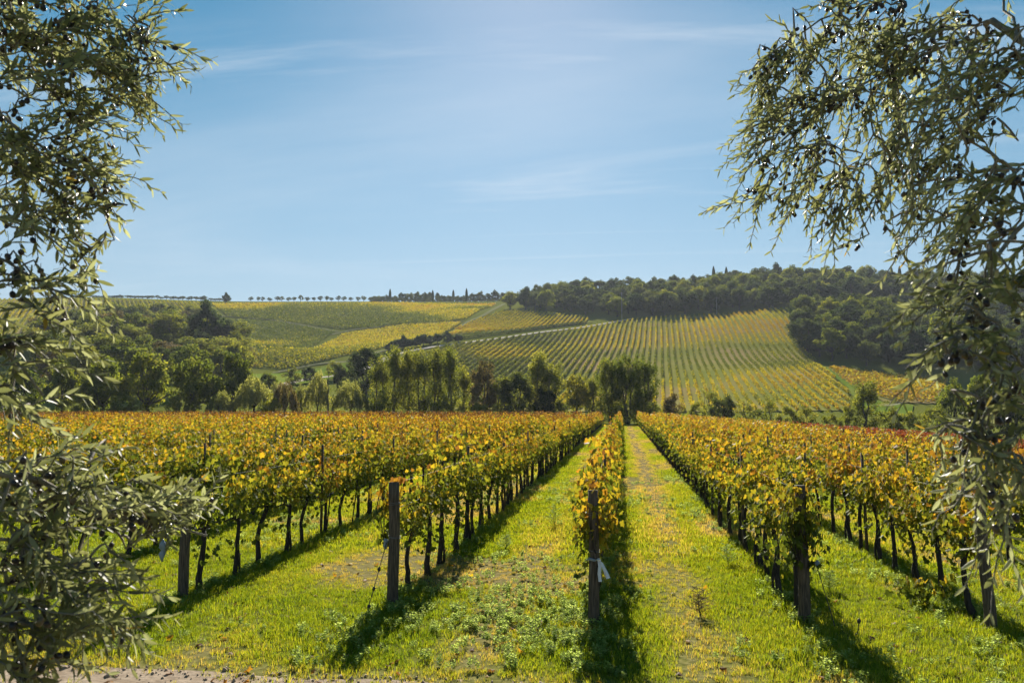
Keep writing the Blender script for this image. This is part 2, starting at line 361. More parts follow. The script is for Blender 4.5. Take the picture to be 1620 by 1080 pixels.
SKYLINE = [(-323.3, 657.8, 5.0, 5.0, 'round'), (-317.1, 658.7, 4.8, 4.5, 'round'), (-313.0, 659.2, 4.4, 4.8, 'round'), (-307.2, 660.0, 4.1, 5.2, 'round'), (-300.4, 661.0, 5.1, 5.5, 'round'), (-296.5, 661.5, 4.8, 5.9, 'round'), (-290.3, 662.4, 4.5, 5.5, 'round'), (-285.9, 663.0, 4.5, 5.4, 'round'), (-280.0, 663.8, 5.8, 5.9, 'round'), (-274.2, 664.6, 4.4, 5.9, 'round'), (-268.3, 665.4, 4.0, 5.1, 'round'), (-262.7, 666.2, 4.9, 6.0, 'round'), (-257.1, 667.0, 5.6, 4.6, 'round'), (-253.2, 667.5, 3.9, 5.1, 'round'), (-246.9, 668.4, 5.2, 5.3, 'round'), (-242.0, 669.1, 5.1, 5.4, 'round'), (-236.2, 669.9, 4.1, 5.5, 'round'), (-230.0, 670.8, 4.2, 6.1, 'round'), (-225.2, 671.4, 5.5, 5.8, 'round'), (-219.1, 672.3, 4.1, 5.4, 'round'), (-214.3, 672.9, 5.4, 5.8, 'round'), (-209.2, 673.6, 5.3, 4.5, 'round'), (-203.1, 674.5, 4.0, 4.6, 'round'), (-197.9, 675.2, 5.1, 4.7, 'round'), (-193.6, 675.8, 4.4, 5.9, 'round'), (-188.7, 676.5, 4.7, 4.5, 'round'), (-181.8, 677.4, 5.3, 5.9, 'round'), (-175.9, 678.3, 4.9, 6.1, 'round'), (-171.9, 678.8, 5.8, 5.4, 'round'), (-167.1, 679.5, 5.5, 5.1, 'round'), (-160.5, 680.4, 5.6, 4.5, 'round'), (-154.5, 681.2, 5.3, 6.0, 'round'), (-149.0, 682.0, 5.2, 5.2, 'round'), (-144.5, 682.6, 4.7, 5.4, 'round'), (-139.0, 683.4, 4.7, 6.0, 'round'), (-133.7, 684.1, 5.1, 5.6, 'round'), (-439.6, 610.4, 3.2, 7.8, 'round'), (-435.3, 611.0, 2.5, 4.8, 'round'), (-431.8, 611.5, 2.5, 4.8, 'round'), (-427.7, 612.0, 2.5, 4.9, 'round'), (-424.0, 612.5, 2.5, 6.9, 'round'), (-420.9, 613.0, 2.5, 7.1, 'round'), (-417.9, 613.4, 3.3, 6.9, 'round'), (-412.2, 614.2, 2.9, 6.2, 'round'), (-409.3, 614.6, 2.7, 5.9, 'round'), (-406.2, 615.0, 2.6, 6.6, 'round'), (-402.6, 615.5, 2.6, 7.2, 'round'), (-399.5, 615.9, 2.5, 7.1, 'round'), (-395.2, 616.5, 3.0, 7.3, 'round'), (-391.6, 617.0, 3.1, 6.1, 'round'), (-387.0, 617.7, 3.4, 5.8, 'round'), (-384.1, 618.1, 2.5, 6.1, 'round'), (-379.3, 618.7, 3.4, 5.8, 'round'), (-376.0, 619.2, 2.5, 6.2, 'round'), (-373.2, 619.6, 3.6, 6.4, 'round'), (-369.6, 620.1, 2.5, 7.4, 'round'), (-365.9, 620.6, 3.4, 7.3, 'round'), (-361.3, 621.2, 2.5, 5.8, 'round'), (-358.7, 621.6, 3.6, 7.3, 'round'), (-354.7, 622.2, 3.5, 6.1, 'round'), (-350.7, 622.7, 3.5, 7.7, 'round'), (-347.6, 623.1, 4.4, 7.7, 'round'), (-342.4, 623.9, 2.5, 6.1, 'round'), (-338.5, 624.4, 2.6, 5.5, 'round'), (-335.3, 624.8, 2.8, 6.8, 'round'), (-317.1, 602.1, 7.9, 7.6, 'evergreen'), (-230.6, 715.1, 8.1, 8.2, 'oak'), (-224.8, 715.9, 8.7, 9.4, 'oak'), (-218.9, 716.7, 9.3, 8.2, 'oak'), (-210.1, 717.9, 8.7, 8.2, 'oak'), (-203.1, 718.9, 11.7, 9.4, 'oak'), (-196.7, 719.8, 11.7, 9.4, 'oak'), (-189.6, 720.8, 12.0, 9.4, 'oak'), (-183.2, 721.7, 11.7, 9.4, 'oak'), (-177.9, 722.4, 12.3, 9.4, 'oak'), (-170.9, 723.4, 11.7, 7.0, 'oak'), (-166.2, 724.0, 9.3, 7.0, 'oak'), (-160.3, 724.8, 8.7, 8.2, 'oak'), (-152.1, 726.0, 8.7, 8.2, 'oak'), (-145.7, 726.9, 8.6, 9.4, 'oak'), (-136.9, 728.1, 11.0, 10.6, 'oak'), (-131.0, 728.9, 12.7, 9.4, 'oak'), (-124.0, 729.9, 10.8, 10.6, 'oak'), (-117.5, 730.8, 13.1, 10.6, 'oak'), (-110.5, 731.8, 11.2, 10.6, 'oak'), (-104.1, 732.7, 10.4, 11.7, 'oak'), (-97.0, 733.6, 10.2, 12.9, 'oak'), (-88.8, 734.8, 9.4, 14.1, 'oak'), (-210.5, 702.7, 13.0, 2.6, 'cypress'), (-171.7, 708.1, 11.9, 2.6, 'cypress'), (-153.0, 710.7, 12.1, 2.6, 'cypress'), (-141.0, 712.4, 13.5, 2.6, 'cypress'), (74.2, 656.4, 17.0, 3.0, 'cypress'), (84.4, 657.8, 15.8, 3.0, 'cypress'), (217.2, 676.3, 15.7, 3.0, 'cypress'), (223.8, 677.2, 15.9, 3.0, 'cypress'), (241.5, 679.6, 14.4, 3.0, 'cypress'), (-204.1, 650.1, 2.5, 4.3, 'round'), (-199.1, 650.8, 2.5, 4.3, 'round'), (-194.0, 651.5, 2.5, 4.3, 'round'), (-189.0, 652.2, 2.5, 4.3, 'round'), (-183.9, 652.9, 2.5, 4.3, 'round'), (-178.9, 653.6, 2.5, 4.3, 'round'), (-173.8, 654.3, 2.5, 4.3, 'round'), (-168.7, 655.0, 2.5, 4.3, 'round'), (-163.7, 655.7, 2.5, 4.3, 'round'), (-158.6, 656.4, 2.5, 4.3, 'round'), (-153.6, 657.1, 2.5, 4.3, 'round'), (-148.5, 657.8, 2.5, 4.3, 'round'), (-143.5, 658.5, 2.5, 4.3, 'round'), (-138.4, 659.2, 2.5, 4.3, 'round'), (-133.3, 659.9, 2.5, 4.3, 'round'), (-128.3, 660.6, 2.5, 4.3, 'round'), (-123.2, 661.3, 2.5, 4.3, 'round'), (-118.2, 662.0, 2.5, 4.3, 'round'), (-113.1, 662.7, 2.5, 4.3, 'round'), (-108.1, 663.4, 2.5, 4.3, 'round'), (-103.0, 664.1, 2.5, 4.3, 'round'), (-98.0, 664.8, 2.5, 4.3, 'round'), (-92.9, 665.5, 2.5, 4.3, 'round'), (-87.8, 666.3, 2.5, 4.3, 'round')]
ROAD_BUSHES = [(-106.3, 356.8), (-105.2, 363.5), (-103.3, 367.8), (-100.9, 370.1), (-97.7, 372.1), (-95.8, 376.9), (-93.8, 381.7), (-91.2, 386.6), (-86.0, 386.4), (-81.5, 391.0)]
POLE_A = (0.0, 486.1, 17.4)
POLE_B = (56.8, 490.5, 10.4)
OLIVE_LEFT_BLOBS = [(-1.95, 2.35, 4.19, 0.23, 0.17), (-1.78, 2.48, 4.22, 0.18, 0.14), (-1.7, 2.59, 4.3, 0.09, 0.1), (-1.83, 2.37, 3.97, 0.21, 0.14), (-1.73, 2.54, 4.05, 0.1, 0.13), (-1.85, 2.27, 3.72, 0.21, 0.16), (-1.74, 2.38, 3.72, 0.11, 0.11), (-1.71, 2.39, 3.57, 0.08, 0.06), (-1.79, 2.18, 3.48, 0.13, 0.09), (-1.67, 2.19, 3.4, 0.06, 0.07), (-1.65, 1.99, 3.29, 0.13, 0.08), (-1.57, 1.9, 3.13, 0.1, 0.1), (-1.57, 1.9, 2.98, 0.1, 0.08), (-1.43, 1.82, 2.74, 0.17, 0.1), (-1.36, 2.03, 2.67, 0.19, 0.09), (-1.27, 2.15, 2.66, 0.07, 0.08), (-1.42, 1.82, 2.58, 0.17, 0.09), (-1.36, 1.73, 2.46, 0.17, 0.11), (-1.3, 1.84, 2.48, 0.08, 0.1), (-1.38, 1.73, 2.33, 0.11, 0.07), (-1.3, 1.79, 2.39, 0.08, 0.06)]
OLIVE_RIGHT_BLOBS = [(0.92, 3.36, 4.48, 0.28, 0.13), (0.63, 3.42, 4.39, 0.13, 0.1), (0.75, 3.34, 4.26, 0.19, 0.18), (1.05, 3.28, 4.17, 0.27, 0.21), (0.6, 3.41, 4.04, 0.1, 0.18), (0.77, 3.34, 3.89, 0.19, 0.18), (0.54, 3.41, 3.81, 0.1, 0.08), (0.6, 3.41, 4.19, 0.08, 0.1), (0.81, 3.34, 3.62, 0.07, 0.08), (0.96, 3.16, 3.75, 0.18, 0.13), (1.08, 2.88, 3.78, 0.19, 0.24), (1.14, 3.09, 4.31, 0.21, 0.14), (1.1, 2.48, 3.92, 0.14, 0.2), (1.02, 2.97, 3.52, 0.1, 0.06), (1.02, 2.36, 3.48, 0.13, 0.16), (0.9, 2.14, 3.23, 0.12, 0.09), (0.82, 2.03, 3.06, 0.12, 0.09), (0.88, 2.04, 2.91, 0.09, 0.1), (0.85, 2.09, 2.8, 0.09, 0.08), (0.88, 2.04, 2.71, 0.08, 0.08), (0.91, 2.05, 2.62, 0.04, 0.05), (0.84, 2.24, 3.21, 0.05, 0.05)]
SPRAY_L1 = [(-1.66, 2.55, 4.14), (-1.57, 2.56, 4.15), (-1.49, 2.57, 4.18)]
SPRAY_L2 = [(-1.7, 2.49, 4.05), (-1.61, 2.5, 3.98), (-1.51, 2.52, 3.95)]
SPRAY_L3 = [(-1.61, 2.0, 3.25), (-1.54, 2.01, 3.22), (-1.44, 2.02, 3.24)]
SPRAY_L4 = [(-1.69, 2.19, 3.4), (-1.64, 2.2, 3.35), (-1.62, 2.2, 3.3)]
LIMB_R1 = [(1.21, 2.39, 3.81), (1.21, 2.49, 3.97), (1.25, 2.7, 4.22), (1.27, 2.8, 4.43)]
LIMB_R2 = [(1.21, 2.54, 4.04), (1.23, 2.8, 4.16), (1.19, 2.99, 4.23), (1.1, 3.18, 4.25), (0.99, 3.22, 4.21), (0.79, 3.29, 4.12)]
LIMB_R3 = [(1.15, 2.18, 3.47), (1.11, 2.27, 3.45), (1.0, 2.26, 3.33), (0.88, 2.14, 3.18), (0.79, 2.08, 3.05)]
LIMB_R4 = [(1.1, 2.07, 3.05), (1.0, 2.11, 2.99), (0.89, 2.09, 2.93), (0.83, 2.08, 2.8)]
LIMB_R5 = [(1.27, 2.8, 4.43), (1.19, 3.09, 4.56), (1.04, 3.27, 4.56), (0.84, 3.35, 4.53), (0.65, 3.42, 4.44)]
LIMB_L1 = [(-2.22, 2.32, 4.48), (-2.03, 2.34, 4.25), (-1.94, 2.36, 4.12), (-1.88, 2.36, 3.97), (-1.78, 2.38, 3.84)]
LIMB_L2 = [(-2.06, 2.14, 3.95), (-1.94, 2.2, 3.84), (-1.85, 2.27, 3.76), (-1.74, 2.33, 3.69), (-1.7, 2.39, 3.6)]
LIMB_L3 = [(-2.22, 2.32, 4.48), (-1.99, 2.4, 4.42), (-1.83, 2.47, 4.3), (-1.71, 2.59, 4.26)]
LIMB_L4 = [(-1.9, 1.96, 3.39), (-1.76, 1.98, 3.35), (-1.65, 1.99, 3.3), (-1.56, 2.0, 3.23)]
LIMB_L5 = [(-1.84, 1.87, 3.19), (-1.7, 1.88, 3.13), (-1.61, 1.9, 3.06), (-1.52, 1.91, 2.95)]
LIMB_L6 = [(-1.79, 1.77, 2.83), (-1.63, 1.79, 2.79), (-1.48, 1.86, 2.73), (-1.38, 1.98, 2.65), (-1.27, 2.1, 2.59), (-1.17, 2.16, 2.56)]
LIMB_L7 = [(-1.69, 1.68, 2.69), (-1.54, 1.7, 2.64), (-1.43, 1.77, 2.59), (-1.34, 1.83, 2.52)]
LIMB_L8 = [(-1.68, 1.68, 2.54), (-1.5, 1.71, 2.5), (-1.41, 1.72, 2.45), (-1.34, 1.73, 2.38), (-1.29, 1.74, 2.31)]
CONTROL = [(-236.4, 532.6, 64.8), (-179.2, 479.9, 49.4), (-184.2, 378.3, 29.6), (-149.2, 312.5, 17.8), (-119.7, 382.2, 33.0), (-99.8, 435.4, 42.5), (-141.3, 505.4, 57.5), (-98.1, 632.5, 86.0), (-91.7, 431.5, 43.5), (-23.7, 471.2, 51.9), (-79.2, 539.2, 68.4), (-33.5, 505.2, 60.0), (-80.1, 256.4, 7.9), (-49.0, 255.7, 7.8), (-36.6, 343.2, 23.1), (4.2, 348.9, 23.1), (24.6, 477.9, 54.9), (12.4, 249.1, 3.7), (44.3, 349.4, 22.8), (94.8, 467.5, 58.1), (63.9, 241.1, 3.6), (78.2, 374.3, 29.8), (71.6, 262.3, 7.7), (-10.8, 402.3, 34.3), (61.1, 477.9, 56.2), (76.7, 313.5, 16.9), (107.3, 317.8, 13.4), (78.3, 233.0, 1.9), (120.7, 329.7, 17.4), (138.1, 443.2, 46.0), (92.7, 426.8, 46.6), (168.2, 538.2, 69.6), (201.7, 643.8, 96.4), (251.4, 600.3, 80.6), (313.1, 689.6, 99.5), (7.4, 576.5, 78.3), (8.4, 647.3, 95.3), (92.7, 558.0, 77.8), (110.1, 661.4, 102.0), (-47.6, 579.0, 76.8), (-54.1, 658.8, 94.5), (6.2, 490.5, 56.5), (-309.7, 431.5, 52.2), (-313.8, 390.6, 44.6), (-453.7, 563.0, 88.4), (-335.6, 579.4, 83.9), (-416.1, 578.3, 90.3), (-532.0, 552.1, 83.9), (-268.1, 669.5, 96.1), (-155.0, 675.1, 94.8), (-318.9, 652.4, 94.8), (-218.2, 676.4, 96.1), (-178.1, 308.5, 28.8), (-190.5, 266.3, 18.8), (-176.3, 349.1, 32.0), (-132.7, 213.8, 9.1), (-152.8, 200.9, 8.0), (-113.4, 256.8, 10.8), (-105.9, 278.1, 13.0), (-115.3, 332.3, 23.1), (-221.6, 231.7, 12.0), (-385.1, 380.7, 45.3), (-260.0, 165.0, -0.0), (-220.0, 165.0, -0.0), (-180.0, 165.0, -0.0), (-140.0, 165.0, -0.0), (-100.0, 165.0, -0.0), (-60.0, 165.0, -0.0), (-20.0, 165.0, -0.0), (20.0, 165.0, -1.2), (60.0, 165.0, -4.9), (100.0, 165.0, -4.9), (140.0, 165.0, -4.9), (180.0, 165.0, -4.9), (220.0, 165.0, -4.9), (260.0, 165.0, -4.9), (-843.6, 791.6, 88.0), (-1218.6, 1143.4, 70.0), (-701.1, 811.3, 88.0), (-1012.7, 1171.9, 70.0), (-558.5, 831.1, 88.0), (-806.7, 1200.5, 70.0), (-416.0, 850.9, 88.0), (-600.8, 1229.1, 70.0), (-273.4, 870.7, 88.0), (-394.9, 1257.7, 70.0), (-130.8, 890.5, 88.0), (-189.0, 1286.2, 70.0), (11.7, 910.3, 88.0), (16.9, 1314.8, 70.0), (154.3, 930.0, 88.0), (222.9, 1343.4, 70.0), (296.9, 949.8, 88.0), (428.8, 1372.0, 70.0), (439.4, 969.6, 88.0), (634.7, 1400.5, 70.0), (582.0, 989.4, 88.0), (840.6, 1429.1, 70.0)]
ONES = 'zeroth first second third fourth fifth sixth seventh eighth ninth tenth eleventh twelfth thirteenth fourteenth fifteenth sixteenth seventeenth eighteenth nineteenth'.split()
TENS = {2: 'twent', 3: 'thirt', 4: 'fort', 5: 'fift', 6: 'sixt', 7: 'sevent', 8: 'eight', 9: 'ninet'}
def ordinal(n):
    if n < 20: return ONES[n]
    if n >= 100: return 'hundred-and-' + ordinal(n - 100) if n > 100 else 'hundredth'
    a, b = divmod(n, 10); return TENS[a] + 'ieth' if b == 0 else TENS[a] + 'y-' + ONES[b]

# ------------------------------------------------------------------ terrain
CTL = np.array(CONTROL)
def _tps_fit(C):
    n = len(C); r = np.hypot(C[:, None, 0] - C[None, :, 0], C[:, None, 1] - C[None, :, 1]) / 100.0
    K = np.where(r > 0, r * r * np.log(np.maximum(r, 1e-9)), 0) + 0.002 * np.eye(n)
    Pm = np.c_[np.ones(n), C[:, :2] / 100.0]
    return np.linalg.solve(np.block([[K, Pm], [Pm.T, np.zeros((3, 3))]]), np.r_[C[:, 2], 0, 0, 0])
TPS = _tps_fit(CTL)
def smooth(a, b, t):
    t = np.clip((t - a) / (b - a), 0, 1); return t * t * (3 - 2 * t)
def height(x, y):
    """the lie of the land: a flat vineyard that tilts down to the right, then hills"""
    x, y = np.broadcast_arrays(np.asarray(x, float), np.asarray(y, float)); sh = x.shape
    xf = np.clip(x.ravel(), -650, 650); yf = np.clip(y.ravel(), 150, 1250)
    z = np.empty(len(xf))
    for s in range(0, len(xf), 20000):
        e = slice(s, s + 20000)
        r2 = ((xf[e, None] - CTL[None, :, 0]) ** 2 + (yf[e, None] - CTL[None, :, 1]) ** 2) / 1e4
        z[e] = (0.5 * r2 * np.log(np.maximum(r2, 1e-12))) @ TPS[:-3] + TPS[-3] + TPS[-2] * xf[e] / 100 + TPS[-1] * yf[e] / 100
    z = z.reshape(sh)
    p = np.maximum(-0.07 * np.maximum(0, x - 3.0) * np.clip((y - 5) / 30 + 0.3, 0, 1), -4.9)
    near = 1 - smooth(40, 70, y)
    p = p + near * 0.035 * (fbm(x * 1.3, y * 1.3, 7) - 0.5)
    b = smooth(145, 185, y)
    return p * (1 - b) + z * b
def hz(x, y): return float(height(np.array([x]), np.array([y]))[0])

ROWS = [-6.74, -3.41, -0.43, 2.39, 4.90]
ROWS = [-6.74 - 2.95 * k for k in range(38, 0, -1)] + ROWS + [4.90 + 2.75 * k for k in range(1, 16)]
ROWS = np.array(ROWS)
ROW_START = {-6.74: 11.74, -3.41: 11.74, -0.43: 11.0, 2.39: 11.49, 4.90: 11.84}
def row_start(x): return ROW_START.get(round(float(x), 2), 11.9 + 0.012 * abs(x))
ROW_END = 131.5

def path_edge(x):   # far edge of the bare earth path in front of the rows
    return 8.64 + 0.0 * x + 0.22 * (fbm(x * 0.9, x * 0 + 3, 21) - 0.5) + np.where(x < -0.5, 0.0, -0.12 * (x + 0.5)) - 0.10

def dryness(x, y):
    """0 lush grass .. 1 dry, worn turf"""
    d = fbm(x * 0.45 + 9, y * 0.28, 31, 4)
    d = smooth(0.47, 0.68, d) * 0.8
    d = np.maximum(d, np.exp(-((x - 0.98) / 0.50) ** 2) * smooth(0.15, 0.5, fbm(x * 0.8, y * 0.22, 41)) * (0.7 + 0.3 * smooth(12, 40, y)))
    d = np.maximum(d, np.exp(-((x + 1.75) / 0.48) ** 2) * smooth(0.28, 0.6, fbm(x * 0.8, y * 0.3, 43)) * 0.8)
    d = np.maximum(d, np.exp(-((x + 5.0) / 0.5) ** 2) * smooth(0.4, 0.7, fbm(x * 0.8, y * 0.3, 47)) * 0.7)
    d = np.maximum(d, 0.5 * smooth(0.8, 0.0, np.abs(y - path_edge(x))))
    return np.clip(d, 0, 1)

gx = np.concatenate([np.linspace(-3200, -760, 14), np.arange(-700, -140, 14), np.arange(-140, -20, 4), np.arange(-20, 20, 0.25), np.arange(20, 140, 4), np.arange(140, 701, 14), np.linspace(760, 3200, 14)])
gy = np.concatenate([np.linspace(-600, -60, 8), np.arange(-50, 4, 6), np.arange(4, 24, 0.25), np.arange(24, 60, 1), np.arange(60, 200, 4), np.arange(200, 900, 7), np.linspace(900, 3400, 26)])
GX, GY = np.meshgrid(gx, gy)
GZ = height(GX, GY)
nx, ny = len(gx), len(gy)
ii = (np.arange(ny - 1)[:, None] * nx + np.arange(nx - 1)[None, :]).ravel()
dry_v = np.where(GY < 140, dryness(GX, GY), 0.0)
m, n, l, out = nmat('meadow_ground')
geo = n.new('ShaderNodeNewGeometry')
t1 = n.new('ShaderNodeTexNoise'); t1.inputs['Scale'].default_value = 9.0; t1.inputs['Detail'].default_value = 8; l.new(geo.outputs['Position'], t1.inputs['Vector'])
t2 = n.new('ShaderNodeTexNoise'); t2.inputs['Scale'].default_value = 0.05; t2.inputs['Detail'].default_value = 6; l.new(geo.outputs['Position'], t2.inputs['Vector'])
g1 = ramp(n, [(0.3, (0.07, 0.085, 0.016)), (0.7, (0.17, 0.185, 0.026))]); l.new(t1.outputs[0], g1.inputs[0])
g2 = ramp(n, [(0.3, (0.14, 0.105, 0.055)), (0.7, (0.27, 0.21, 0.12))]); l.new(t1.outputs[0], g2.inputs[0])
f = mth(n, l, 'ADD', attr(n, 'dry'), mth(n, l, 'MULTIPLY', mth(n, l, 'SUBTRACT', t1.outputs[0], 0.5), 0.9), True)
c = mixrgb(n, l, f, g1.outputs[0], g2.outputs[0])
c = mixrgb(n, l, mth(n, l, 'MULTIPLY', t2.outputs[0], 0.5), c, (0.13, 0.14, 0.03))
p = n.new('ShaderNodeBsdfPrincipled'); p.inputs['Roughness'].default_value = 0.95; p.inputs['Specular IOR Level'].default_value = 0.0
l.new(c, p.inputs['Base Color'])
b = n.new('ShaderNodeBump'); b.inputs['Strength'].default_value = 0.6; b.inputs['Distance'].default_value = 0.05
l.new(t1.outputs[0], b.inputs['Height']); l.new(b.outputs[0], p.inputs['Normal']); l.new(p.outputs[0], out.inputs[0])
M['ground'] = m
ground = obj('ground', mesh_new('ground', np.stack([GX, GY, GZ], -1).reshape(-1, 3), [np.stack([ii, ii + 1, ii + nx + 1, ii + nx], -1)], {'dry': ('POINT', dry_v.ravel())}, [M['ground']], True))
tag(ground, 'grassy valley floor and hills that carry the vineyard', 'ground', kind='structure')

# bare earth path in front of the rows
def earth_material(name, c0, c1, scale):
    m, n, l, out = nmat(name)
    geo = n.new('ShaderNodeNewGeometry')
    t = n.new('ShaderNodeTexNoise'); t.inputs['Scale'].default_value = scale; t.inputs['Detail'].default_value = 10; t.inputs['Roughness'].default_value = 0.65
    l.new(geo.outputs['Position'], t.inputs['Vector'])
    v = n.new('ShaderNodeTexVoronoi'); v.inputs['Scale'].default_value = scale * 4; l.new(geo.outputs['Position'], v.inputs['Vector'])
    r = ramp(n, [(0.3, c0), (0.7, c1)]); l.new(t.outputs[0], r.inputs[0])
    p = n.new('ShaderNodeBsdfPrincipled'); p.inputs['Roughness'].default_value = 0.95; p.inputs['Specular IOR Level'].default_value = 0.0
    l.new(r.outputs[0], p.inputs['Base Color'])
    b = n.new('ShaderNodeBump'); b.inputs['Strength'].default_value = 0.8; b.inputs['Distance'].default_value = 0.03
    l.new(mth(n, l, 'SUBTRACT', t.outputs[0], mth(n, l, 'MULTIPLY', v.outputs[0], 0.3)), b.inputs['Height']); l.new(b.outputs[0], p.inputs['Normal'])
    l.new(p.outputs[0], out.inputs[0]); return m
M['earth'] = earth_material('bare_earth', (0.20, 0.15, 0.105), (0.38, 0.31, 0.235), 4)
M['road'] = earth_material('gravel_road', (0.36, 0.32, 0.26), (0.52, 0.47, 0.39), 0.6)
M['track'] = earth_material('grass_track', (0.13, 0.14, 0.06), (0.24, 0.23, 0.12), 0.3)
px_ = np.arange(-40, 40.01, 0.2); k_ = 26
tt = np.linspace(0, 1, k_)
PX = np.repeat(px_[:, None], k_, 1); PY = 2.2 + (path_edge(px_)[:, None] - 2.2) * tt[None]
PZ = height(PX, PY) + 0.006 + 0.02 * fbm(PX * 3, PY * 3, 77) * np.sin(tt * math.pi)[None] 
ii = (np.arange(len(px_) - 1)[:, None] * k_ + np.arange(k_ - 1)[None, :]).ravel()
path = obj('path', mesh_new('path', np.stack([PX, PY, PZ], -1).reshape(-1, 3), [np.stack([ii, ii + k_, ii + k_ + 1, ii + 1], -1)], None, [M['earth']], True))
tag(path, 'bare earth path crossing in front of the vine rows', 'path', kind='structure')

def catmull(P, step):
    P = np.array(P, float); Q = np.concatenate([[2 * P[0] - P[1]], P, [2 * P[-1] - P[-2]]]); o = []
    for i in range(len(P) - 1):
        a, b, c, d = Q[i:i + 4]; k = max(2, int(np.linalg.norm(c - b) / step))
        for t in np.arange(k) / k:
            o.append(0.5 * (2 * b + (c - a) * t + (2 * a - 5 * b + 4 * c - d) * t * t + (3 * b - a - 3 * c + d) * t ** 3))
    o.append(P[-1]); return np.array(o)

def lane(name, pts, width, mat, lift, label):
    P = catmull(pts, 4.0); T = np.gradient(P, axis=0); T /= np.linalg.norm(T, axis=1)[:, None]; S = np.stack([T[:, 1], -T[:, 0]], -1)
    k = 4; u = np.linspace(-0.5, 0.5, k)
    w = width * (1 + 0.15 * (vnoise(np.arange(len(P)) * 0.3, np.zeros(len(P)), 5) - 0.5))
    XY = P[:, None] + S[:, None] * (u[None, :, None] * w[:, None, None])
    Z = height(XY[..., 0], XY[..., 1]) + lift
    ii = (np.arange(len(P) - 1)[:, None] * k + np.arange(k - 1)[None, :]).ravel()
    o = obj(name, mesh_new(name, np.concatenate([XY, Z[..., None]], -1).reshape(-1, 3), [np.stack([ii, ii + 1, ii + k + 1, ii + k], -1)], None, [mat], True))
    return tag(o, label, 'road' if name == 'road' else 'track', kind='structure')
lane('road', ROAD, 3.4, M['road'], 0.40, 'pale gravel road climbing between the hillside vineyards')
lane('track', TRACK_A, 2.6, M['track'], 0.38, 'grass track along the upper edge of the bright yellow field')
lane('track', TRACK_B, 3.4, M['track'], 0.36, 'grass track running uphill to the wood corner')
lane('track', TRACK_C, 3.0, M['track'], 0.34, 'grass track below the bright yellow field')
lane('track', TRACK_D, 2.8, M['track'], 0.37, 'narrow grass track between the two green fields')

def inside(poly, x, y):
    c = np.zeros(np.shape(x), bool); n = len(poly)
    for i in range(n):
        x0, y0 = poly[i]; x1, y1 = poly[(i + 1) % n]
        if y0 == y1: continue
        c ^= ((y0 > y) != (y1 > y)) & (x < (x1 - x0) * (y - y0) / (y1 - y0) + x0)
    return c

def field_sheet(name, poly, mat, label, lift=0.25):
    P = []
    n = len(poly)
    for i in range(n):
        a, b = np.array(poly[i]), np.array(poly[(i + 1) % n]); k = max(1, int(np.linalg.norm(b - a) / 5))
        for j in range(k): P.append(a + (b - a) * j / k)
    nb = len(P); P = np.array(P); lo, hi = P.min(0), P.max(0)
    X, Y = np.meshgrid(np.arange(lo[0], hi[0], 6), np.arange(lo[1], hi[1], 6)); X, Y = X.ravel(), Y.ravel()
    k = inside(poly, X, Y); A = np.concatenate([P, np.stack([X[k], Y[k]], -1)])
    vs, _, fs, _, _, _ = delaunay_2d_cdt([Vector(v) for v in A], [], [list(range(nb))], 1, 1e-4)
    XY = np.array([v[:] for v in vs]); Z = height(XY[:, 0], XY[:, 1]) + lift
    o = obj(name, mesh_new(name, np.c_[XY, Z], [np.array(fs)], None, [mat], True))
    return tag(o, label, 'field', kind='structure')

def soil_material(name, cols, scale):
    m, n, l, out = nmat(name)
    geo = n.new('ShaderNodeNewGeometry')
    t = n.new('ShaderNodeTexNoise'); t.inputs['Scale'].default_value = scale; t.inputs['Detail'].default_value = 9; t.inputs['Roughness'].default_value = 0.6
    l.new(geo.outputs['Position'], t.inputs['Vector'])
    r = ramp(n, [(0.32, cols[0]), (0.5, cols[1]), (0.68, cols[2])]); l.new(t.outputs[0], r.inputs[0])
    p = n.new('ShaderNodeBsdfPrincipled'); p.inputs['Roughness'].default_value = 1.0; p.inputs['Specular IOR Level'].default_value = 0.0
    l.new(r.outputs[0], p.inputs['Base Color']); l.new(p.outputs[0], out.inputs[0]); return m
M['field'] = soil_material('vineyard_turf', [(0.15, 0.175, 0.035), (0.21, 0.20, 0.055), (0.27, 0.20, 0.10)], 0.03)
M['field_green'] = soil_material('green_field_turf', [(0.10, 0.13, 0.02), (0.14, 0.16, 0.026), (0.18, 0.17, 0.03)], 0.03)
M['field_yellow'] = soil_material('yellow_leaf_litter', [(0.18, 0.18, 0.025), (0.25, 0.23, 0.03), (0.30, 0.26, 0.035)], 0.03)
M['meadow'] = soil_material('bright_meadow', [(0.10, 0.155, 0.022), (0.13, 0.18, 0.026), (0.16, 0.19, 0.035)], 0.05)
field_sheet('field', FIELD_MAIN, M['field'], 'grassy ground of the large striped hillside vineyard')
field_sheet('field', FIELD_SMALL, M['field'], 'grassy ground of the small vineyard above the road')
field_sheet('field', FIELD_STRIPED_FAR, M['field'], 'pale ground of the far striped vineyard on the ridge')
field_sheet('field', FIELD_ORANGE, M['field'], 'ground of the small orange vineyard beside the dark copse')
field_sheet('field', FIELD_GREEN, M['field_green'], 'ground of the broad green field below the ridge')
field_sheet('field', FIELD_OLIVE, M['field_green'], 'ground of the dull green field beside the grove')
field_sheet('field', FIELD_YELLOW, M['field_yellow'], 'ground of the bright yellow field on the slope')
field_sheet('meadow', MEADOW, M['meadow'], 'bright grass strip at the edge of the striped hillside', 0.30)
field_sheet('meadow', MEADOW_LOW, M['meadow'], 'bright grass bank below the yellow field', 0.28)

